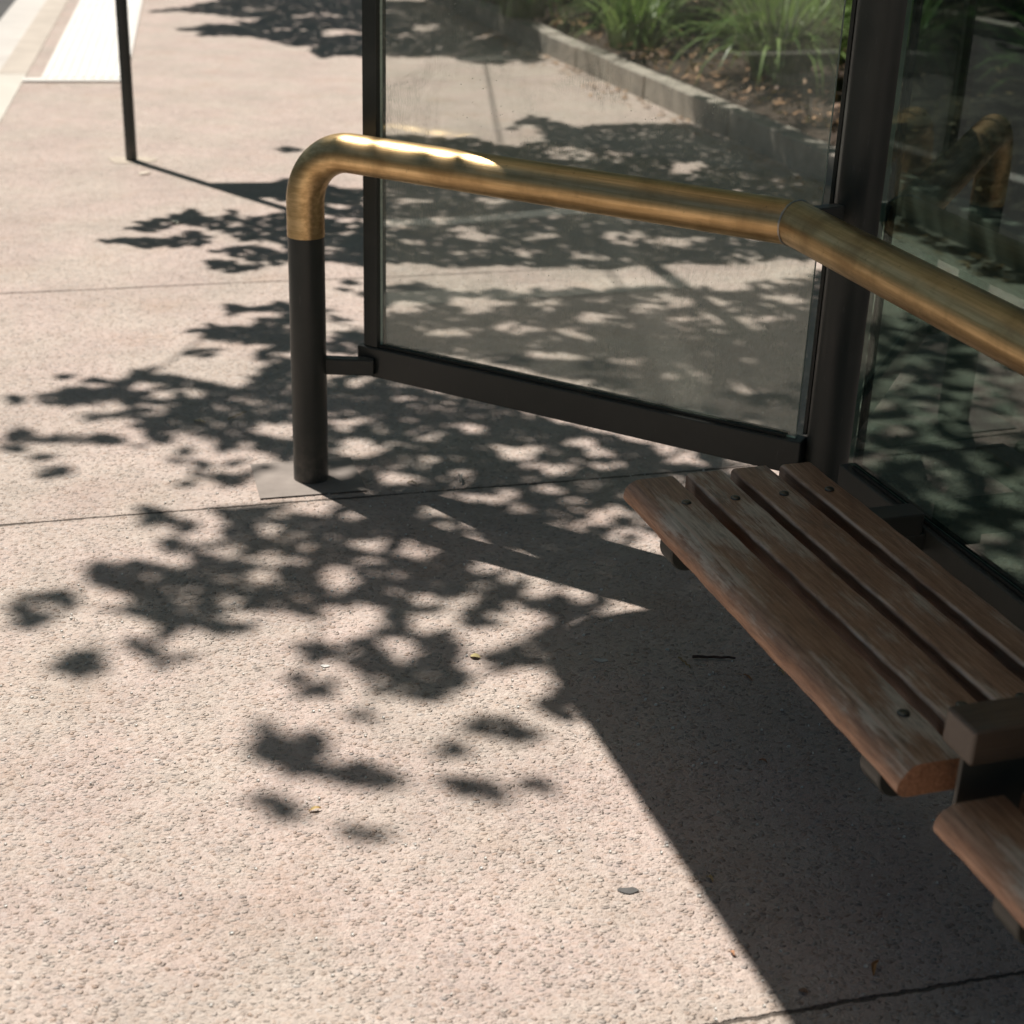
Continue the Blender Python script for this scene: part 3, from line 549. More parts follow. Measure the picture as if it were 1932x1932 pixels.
# ================================================================== STREET TREE OVERHEAD (its leaves make the dappled shade)
DARK=[[(-1.609,6.261),(-1.576,6.293),(-1.516,6.302),(-1.508,6.388),(-1.439,6.355),(-1.439,6.486),(-1.409,6.544),(-1.374,6.511),(-1.336,6.531),(-1.284,6.48),(-1.242,6.442),(-1.261,6.587),(-1.21,6.58),(-1.156,6.469),(-1.092,6.508),(-1.051,6.604),(-0.991,6.582),(-0.963,6.586),(-0.897,6.117),(-0.923,6.113),(-0.938,6.033),(-1.008,6.102),(-1.068,6.146),(-1.116,6.193),(-1.167,6.213),(-1.237,6.231),(-1.292,6.306),(-1.335,6.314),(-1.385,6.293),(-1.444,6.312),(-1.472,6.225),(-1.527,6.231),(-1.57,6.211)],[(-1.676,6.009),(-1.619,6.03),(-1.574,6.115),(-1.491,6.101),(-1.417,6.124),(-1.36,6.106),(-1.355,6.214),(-1.298,6.195),(-1.216,6.152),(-1.201,6.075),(-1.228,6.006),(-1.29,6.024),(-1.293,5.972),(-1.331,5.967),(-1.356,6.027),(-1.406,5.957),(-1.448,5.913),(-1.494,5.97),(-1.55,5.962),(-1.613,5.954),(-1.647,5.987)],[(-1.151,5.941),(-1.111,5.971),(-1.129,6.111),(-1.068,6.067),(-1.023,6.073),(-1.009,6.024),(-0.887,6.04),(-0.859,5.844),(-0.943,5.809),(-1,5.85),(-1.052,5.855),(-1.1,5.873)],[(-1.188,5.8),(-1.129,5.82),(-1.091,5.789),(-1.038,5.772),(-0.989,5.779),(-0.888,5.865),(-0.879,5.805),(-0.971,5.746),(-1.01,5.682),(-1.075,5.697),(-1.12,5.738)],[(-0.998,6.581),(-0.86,6.756),(-0.709,6.875),(-0.617,6.761),(-0.527,5.768),(-0.575,5.81),(-0.672,5.881),(-0.749,5.859),(-0.89,5.84)],[(-1.338,7.095),(-1.267,7.124),(-1.187,7.101),(-1.074,7.155),(-0.904,7.147),(-0.727,7.054),(-0.644,7.05),(-0.629,6.887),(-0.707,6.859),(-0.862,6.803),(-1.024,6.763),(-1.124,6.843),(-1.236,6.941)],[(-1.104,7.856),(-1.112,7.812),(-1.145,7.784),(-1.187,7.785),(-1.219,7.814),(-1.225,7.858),(-1.204,7.897),(-1.163,7.912),(-1.124,7.896)],[(-0.999,5.172),(-0.989,5.243),(-0.951,5.258),(-0.912,5.232),(-0.91,5.183),(-0.973,5.152)],[(-0.845,5.171),(-0.854,5.269),(-0.803,5.276),(-0.78,5.278),(-0.708,4.769),(-0.787,4.76),(-0.768,4.813),(-0.81,4.843),(-0.848,4.839),(-0.962,4.844),(-1.025,4.889),(-1.078,4.964),(-1.022,4.962),(-0.972,4.931),(-1.025,5.035),(-0.975,5.004),(-0.926,4.982),(-0.901,5.031),(-0.874,5.072),(-0.895,5.127),(-0.825,5.116),(-0.786,5.159)],[(-0.595,5.237),(-0.604,5.22),(-0.63,5.209),(-0.661,5.208),(-0.682,5.218),(-0.684,5.234),(-0.665,5.249),(-0.635,5.255),(-0.607,5.25)],[(-0.561,5.108),(-0.567,5.089),(-0.588,5.077),(-0.612,5.078),(-0.63,5.091),(-0.632,5.11),(-0.618,5.127),(-0.594,5.133),(-0.571,5.126)],[(-0.561,5.537),(-0.568,5.519),(-0.588,5.508),(-0.612,5.508),(-0.63,5.519),(-0.632,5.537),(-0.617,5.553),(-0.593,5.559),(-0.571,5.553)],[(-0.562,5.671),(-0.569,5.656),(-0.59,5.645),(-0.615,5.645),(-0.632,5.654),(-0.634,5.67),(-0.619,5.684),(-0.595,5.69),(-0.572,5.685)],[(-0.555,5.451),(-0.563,5.437),(-0.585,5.427),(-0.611,5.426),(-0.629,5.435),(-0.631,5.449),(-0.615,5.462),(-0.589,5.468),(-0.566,5.464)],[(-0.478,5.419),(-0.484,5.399),(-0.504,5.386),(-0.528,5.387),(-0.545,5.4),(-0.547,5.42),(-0.533,5.437),(-0.51,5.444),(-0.488,5.436)],[(-0.718,4.836),(-0.626,4.882),(-0.57,4.959),(-0.514,5.011),(-0.459,5.017),(-0.44,4.802),(-0.614,4.783),(-0.709,4.772)],[(-1.389,4.443),(-1.365,4.461),(-1.291,4.446),(-1.192,4.442),(-1.17,4.474),(-1.146,4.522),(-1.133,4.554),(-1.092,4.528),(-1.053,4.487),(-0.999,4.462),(-0.947,4.453),(-0.9,4.414),(-0.861,4.388),(-0.813,4.393),(-0.804,4.483),(-0.828,4.51),(-0.787,4.561),(-0.776,4.624),(-0.703,4.648),(-0.623,4.625),(-0.56,4.131),(-0.624,4.125),(-0.713,4.103),(-0.73,4.038),(-0.657,4.008),(-0.606,4.001),(-0.542,3.994),(-0.53,3.9),(-0.586,3.86),(-0.652,3.888),(-0.716,3.954),(-0.758,3.938),(-0.782,3.9),(-0.81,3.933),(-0.797,3.982),(-0.85,4.002),(-0.911,4.034),(-0.95,4.068),(-0.945,3.981),(-0.949,3.956),(-0.986,3.964),(-1.03,3.997),(-1.061,4.095),(-1.091,4.144),(-1.193,4.069),(-1.216,4.054),(-1.224,4.118),(-1.204,4.146),(-1.149,4.152),(-1.098,4.17),(-1.144,4.247),(-1.191,4.242),(-1.246,4.236),(-1.279,4.219),(-1.325,4.215),(-1.384,4.222),(-1.419,4.246),(-1.463,4.249),(-1.435,4.266),(-1.381,4.243),(-1.331,4.269),(-1.347,4.31),(-1.326,4.355),(-1.244,4.378),(-1.213,4.41),(-1.284,4.417)],[(-1.383,3.976),(-1.357,4.022),(-1.308,3.995),(-1.271,4.024),(-1.272,3.962),(-1.209,3.992),(-1.181,3.958),(-1.136,3.975),(-1.148,4.036),(-1.103,4.003),(-1.05,3.971),(-1.071,3.944),(-1.108,3.917),(-1.161,3.948),(-1.192,3.933),(-1.238,3.904),(-1.289,3.9),(-1.327,3.849),(-1.349,3.835),(-1.367,3.892),(-1.334,3.931)],[(-1.181,3.833),(-1.183,3.815),(-1.199,3.803),(-1.222,3.805),(-1.24,3.818),(-1.245,3.837),(-1.235,3.853),(-1.215,3.859),(-1.193,3.851)],[(-1.147,3.74),(-1.15,3.719),(-1.167,3.706),(-1.192,3.708),(-1.212,3.723),(-1.219,3.745),(-1.208,3.764),(-1.185,3.77),(-1.161,3.761)],[(-0.986,3.904),(-0.987,3.887),(-0.998,3.878),(-1.013,3.879),(-1.026,3.892),(-1.03,3.909),(-1.024,3.924),(-1.01,3.928),(-0.995,3.92)],[(-0.866,3.834),(-0.869,3.82),(-0.883,3.812),(-0.9,3.813),(-0.914,3.822),(-0.917,3.836),(-0.908,3.848),(-0.891,3.852),(-0.874,3.846)],[(-0.804,3.828),(-0.806,3.815),(-0.817,3.807),(-0.832,3.808),(-0.844,3.817),(-0.846,3.831),(-0.839,3.843),(-0.825,3.846),(-0.811,3.841)],[(-0.851,3.917),(-0.854,3.903),(-0.865,3.895),(-0.88,3.896),(-0.892,3.906),(-0.895,3.92),(-0.888,3.932),(-0.874,3.936),(-0.859,3.93)],[(-0.707,3.848),(-0.712,3.829),(-0.731,3.818),(-0.754,3.819),(-0.772,3.833),(-0.775,3.852),(-0.763,3.868),(-0.74,3.874),(-0.718,3.866)],[(-0.785,3.675),(-0.788,3.661),(-0.8,3.653),(-0.815,3.654),(-0.827,3.664),(-0.83,3.678),(-0.823,3.69),(-0.808,3.694),(-0.793,3.688)],[(-0.602,3.94),(-0.607,3.921),(-0.623,3.909),(-0.645,3.911),(-0.66,3.925),(-0.663,3.945),(-0.652,3.962),(-0.632,3.967),(-0.612,3.959)],[(-0.642,3.82),(-0.646,3.807),(-0.66,3.798),(-0.677,3.799),(-0.69,3.809),(-0.692,3.822),(-0.683,3.834),(-0.666,3.838),(-0.65,3.833)],[(-0.835,3.769),(-0.776,3.752),(-0.751,3.732),(-0.708,3.78),(-0.678,3.805),(-0.661,3.729),(-0.681,3.695),(-0.709,3.66),(-0.743,3.689),(-0.783,3.718)],[(-0.989,5.157),(-0.99,5.225),(-0.949,5.25),(-0.899,5.226),(-0.87,5.22),(-0.856,5.281),(-0.799,5.278),(-0.782,5.163),(-0.865,5.191),(-0.93,5.174)],[(-0.878,5.132),(-0.774,5.107),(-0.684,5.099),(-0.648,4.818),(-0.731,4.809),(-0.799,4.835),(-0.877,4.861),(-0.925,4.83),(-0.996,4.865),(-1.042,4.912),(-1.091,4.969),(-1.038,4.975),(-1.001,4.952),(-1.025,5.022),(-0.968,5.01),(-0.916,4.962),(-0.904,5.018),(-0.862,5.032)],[(-1.05,4.691),(-1.011,4.728),(-0.958,4.775),(-0.934,4.761),(-0.954,4.701),(-0.91,4.657),(-0.929,4.623),(-0.97,4.651),(-1.005,4.696)],[(-0.769,4.73),(-0.772,4.7),(-0.786,4.683),(-0.805,4.686),(-0.822,4.708),(-0.827,4.739),(-0.818,4.764),(-0.8,4.772),(-0.781,4.758)],[(-0.731,4.661),(-0.735,4.64),(-0.751,4.627),(-0.772,4.629),(-0.788,4.644),(-0.791,4.665),(-0.78,4.683),(-0.761,4.689),(-0.741,4.68)],[(-0.702,4.713),(-0.704,4.681),(-0.716,4.663),(-0.734,4.667),(-0.749,4.691),(-0.754,4.724),(-0.746,4.75),(-0.73,4.758),(-0.712,4.743)],[(-0.905,3.512),(-0.89,3.534),(-0.861,3.496),(-0.816,3.49),(-0.766,3.465),(-0.746,3.419),(-0.754,3.344),(-0.72,3.329),(-0.695,3.358),(-0.652,3.38),(-0.648,3.427),(-0.696,3.471),(-0.73,3.507),(-0.708,3.519),(-0.67,3.483),(-0.64,3.545),(-0.593,3.559),(-0.566,3.541),(-0.468,3.515),(-0.409,3.043),(-0.432,2.995),(-0.474,3.015),(-0.559,3.008),(-0.591,2.991),(-0.59,2.946),(-0.507,2.952),(-0.509,2.922),(-0.545,2.927),(-0.576,2.903),(-0.591,2.873),(-0.616,2.879),(-0.647,2.912),(-0.686,2.902),(-0.721,2.871),(-0.746,2.862),(-0.758,2.84),(-0.795,2.837),(-0.775,2.867),(-0.739,2.891),(-0.742,2.935),(-0.772,2.977),(-0.816,2.982),(-0.859,2.986),(-0.865,3.008),(-0.818,3.02),(-0.82,3.059),(-0.873,3.07),(-0.9,3.092),(-0.928,3.114),(-0.962,3.161),(-0.961,3.187),(-0.931,3.215),(-0.913,3.233),(-0.887,3.218),(-0.866,3.177),(-0.851,3.195),(-0.863,3.246),(-0.83,3.266),(-0.798,3.225),(-0.776,3.193),(-0.743,3.179),(-0.744,3.221),(-0.774,3.271),(-0.815,3.303),(-0.808,3.34),(-0.783,3.369),(-0.781,3.397),(-0.835,3.393),(-0.889,3.407),(-0.866,3.428),(-0.877,3.475)],[(-1.067,2.97),(-1.063,3.017),(-1.038,3.042),(-1.011,3.06),(-0.935,3.058),(-0.921,3.02),(-0.94,2.995),(-0.976,3),(-0.987,2.976),(-0.965,2.933),(-0.963,2.904),(-0.997,2.901),(-1.036,2.891),(-1.047,2.905),(-1.019,2.929),(-1.027,2.966)],[(-0.818,2.76),(-0.819,2.728),(-0.837,2.71),(-0.863,2.714),(-0.886,2.739),(-0.895,2.772),(-0.886,2.8),(-0.862,2.807),(-0.835,2.792)],[(-0.84,2.866),(-0.841,2.85),(-0.853,2.841),(-0.869,2.842),(-0.883,2.854),(-0.887,2.871),(-0.88,2.885),(-0.865,2.889),(-0.849,2.881)],[(-0.649,2.789),(-0.654,2.769),(-0.673,2.758),(-0.698,2.759),(-0.718,2.774),(-0.722,2.794),(-0.71,2.812),(-0.686,2.817),(-0.662,2.808)],[(-0.709,2.816),(-0.71,2.802),(-0.718,2.795),(-0.73,2.796),(-0.739,2.806),(-0.743,2.82),(-0.738,2.832),(-0.727,2.835),(-0.716,2.829)],[(-0.61,3.015),(-0.702,3.523),(-0.64,3.551),(-0.515,3.584),(-0.428,3.614),(-0.158,3.637),(0.153,3.447),(0.223,3.352),(0.21,3.026),(0.144,3.037),(0.112,3.052),(0.053,3.048),(0.014,3.061),(-0.033,3.041),(-0.009,2.985),(-0.054,2.957),(-0.086,2.987),(-0.112,3.044),(-0.162,3.031),(-0.195,2.987),(-0.184,2.948),(-0.138,2.943),(-0.087,2.907),(-0.077,2.846),(-0.11,2.829),(-0.085,2.771),(-0.093,2.706),(-0.141,2.675),(-0.18,2.666),(-0.23,2.676),(-0.257,2.661),(-0.251,2.601),(-0.276,2.573),(-0.292,2.591),(-0.276,2.606),(-0.274,2.66),(-0.266,2.688),(-0.273,2.722),(-0.304,2.778),(-0.343,2.797),(-0.393,2.786),(-0.435,2.821),(-0.472,2.871),(-0.427,2.875),(-0.373,2.863),(-0.343,2.858),(-0.301,2.892),(-0.291,2.94),(-0.266,2.966),(-0.258,3.007),(-0.283,3.065),(-0.322,3.096),(-0.343,3.069),(-0.356,3.042),(-0.398,3.065),(-0.418,3.037),(-0.357,2.984),(-0.369,2.958),(-0.432,2.995),(-0.48,3.008),(-0.547,3.011)],[(0.156,3.055),(0.084,3.016),(0.069,2.966),(0.015,2.938),(-0.007,2.874),(-0.05,2.818),(-0.023,2.783),(0.01,2.778),(0.031,2.816),(0.076,2.804),(0.09,2.762),(0.108,2.713),(0.075,2.697),(0.054,2.675),(0.089,2.63),(0.145,2.627)],[(-0.454,2.703),(-0.409,2.741),(-0.358,2.738),(-0.34,2.704),(-0.371,2.667),(-0.43,2.683)],[(-0.456,2.455),(-0.442,2.536),(-0.408,2.532),(-0.373,2.528),(-0.34,2.53),(-0.328,2.493),(-0.335,2.438),(-0.307,2.428),(-0.275,2.43),(-0.241,2.426),(-0.197,2.411),(-0.204,2.376),(-0.25,2.379),(-0.302,2.382),(-0.361,2.39),(-0.389,2.405),(-0.4,2.434),(-0.439,2.432)],[(-0.45,2.3),(-0.406,2.324),(-0.378,2.304),(-0.337,2.279),(-0.33,2.253),(-0.368,2.256),(-0.404,2.286)],[(-0.225,2.207),(-0.23,2.191),(-0.246,2.182),(-0.266,2.184),(-0.28,2.196),(-0.282,2.212),(-0.27,2.226),(-0.251,2.23),(-0.233,2.223)],[(-0.203,2.219),(-0.206,2.207),(-0.216,2.2),(-0.229,2.201),(-0.238,2.21),(-0.239,2.223),(-0.232,2.233),(-0.22,2.236),(-0.208,2.23)],[(0.092,2.372),(0.086,2.355),(0.072,2.346),(0.055,2.348),(0.045,2.36),(0.045,2.378),(0.055,2.392),(0.072,2.396),(0.086,2.388)],[(-0.087,2.49),(-0.089,2.48),(-0.097,2.475),(-0.106,2.476),(-0.112,2.484),(-0.113,2.494),(-0.107,2.502),(-0.098,2.505),(-0.09,2.5)],[(-0.161,2.607),(-0.164,2.6),(-0.172,2.596),(-0.181,2.596),(-0.188,2.601),(-0.188,2.608),(-0.183,2.614),(-0.174,2.616),(-0.165,2.613)],[(-0.067,2.593),(-0.037,2.615),(0.005,2.605),(0.047,2.562),(0.064,2.531),(0.034,2.514),(-0,2.533),(-0.047,2.518),(-0.069,2.554)],[(-0.095,2.395),(-0.059,2.391),(-0.03,2.387),(0,2.355),(-0.015,2.331),(-0.047,2.33),(-0.074,2.362)],[(-3.044,13.136),(-2.779,13.507),(-2.725,13.908),(-2.696,14.491),(-1.339,14.926),(-1.137,12.664),(-1.789,12.645),(-2.153,12.873),(-2.408,12.903),(-2.61,13.086)],[(-2.56,12.214),(-2.296,12.505),(-1.994,12.919),(-1.18,13.149),(-1.012,11.266),(-1.142,11.108),(-1.344,10.985),(-1.631,11.506),(-1.975,11.778),(-2.287,11.811)],[(-0.593,4.474),(-0.49,4.619),(-0.369,4.535),(0.01,4.321),(0.3,4.102),(0.374,4.062),(0.402,3.915),(0.362,3.882),(-0.143,3.726),(-0.371,3.666),(-0.49,3.655)],[(-0.341,3.689),(-0.079,3.753),(0.481,3.93),(0.561,3.894),(0.498,3.312),(0.389,3.337),(0.109,3.463),(-0.223,3.66),(-0.376,3.62)],[(-0.104,3.567),(0.11,3.475),(0.39,3.348),(0.493,3.269),(0.468,3.035),(0.314,3.091),(0.256,3.187),(0.112,3.239),(-0.008,3.316)],[(-1.302,14.428),(-0.693,14.617),(-0.28,13.432),(0.087,12.12),(0.086,11.208),(-0.147,10.945),(-0.47,11.076),(-0.522,11.148),(-1.004,11.117)],[(-0.766,8.263),(-0.523,8.432),(-0.346,8.34),(-0.23,8.263),(-0.014,8.206),(0.127,8.279),(0.032,8.534),(-0.08,8.912),(0.071,8.997),(0.181,8.852),(0.534,8.919),(0.972,8.947),(1.375,8.453),(1.444,7.2),(1.248,6.078),(0.387,5.912),(0.247,5.868),(-0.028,5.832),(-0.234,5.831),(-0.545,5.868)],[(-0.513,5.525),(-0.34,5.57),(-0.185,5.473),(-0.024,5.539),(0.14,5.583),(0.371,5.589),(0.642,5.67),(1.224,5.944),(0.918,4.191),(0.72,4.243),(0.211,4.58),(-0.071,4.757),(-0.447,4.806)]]
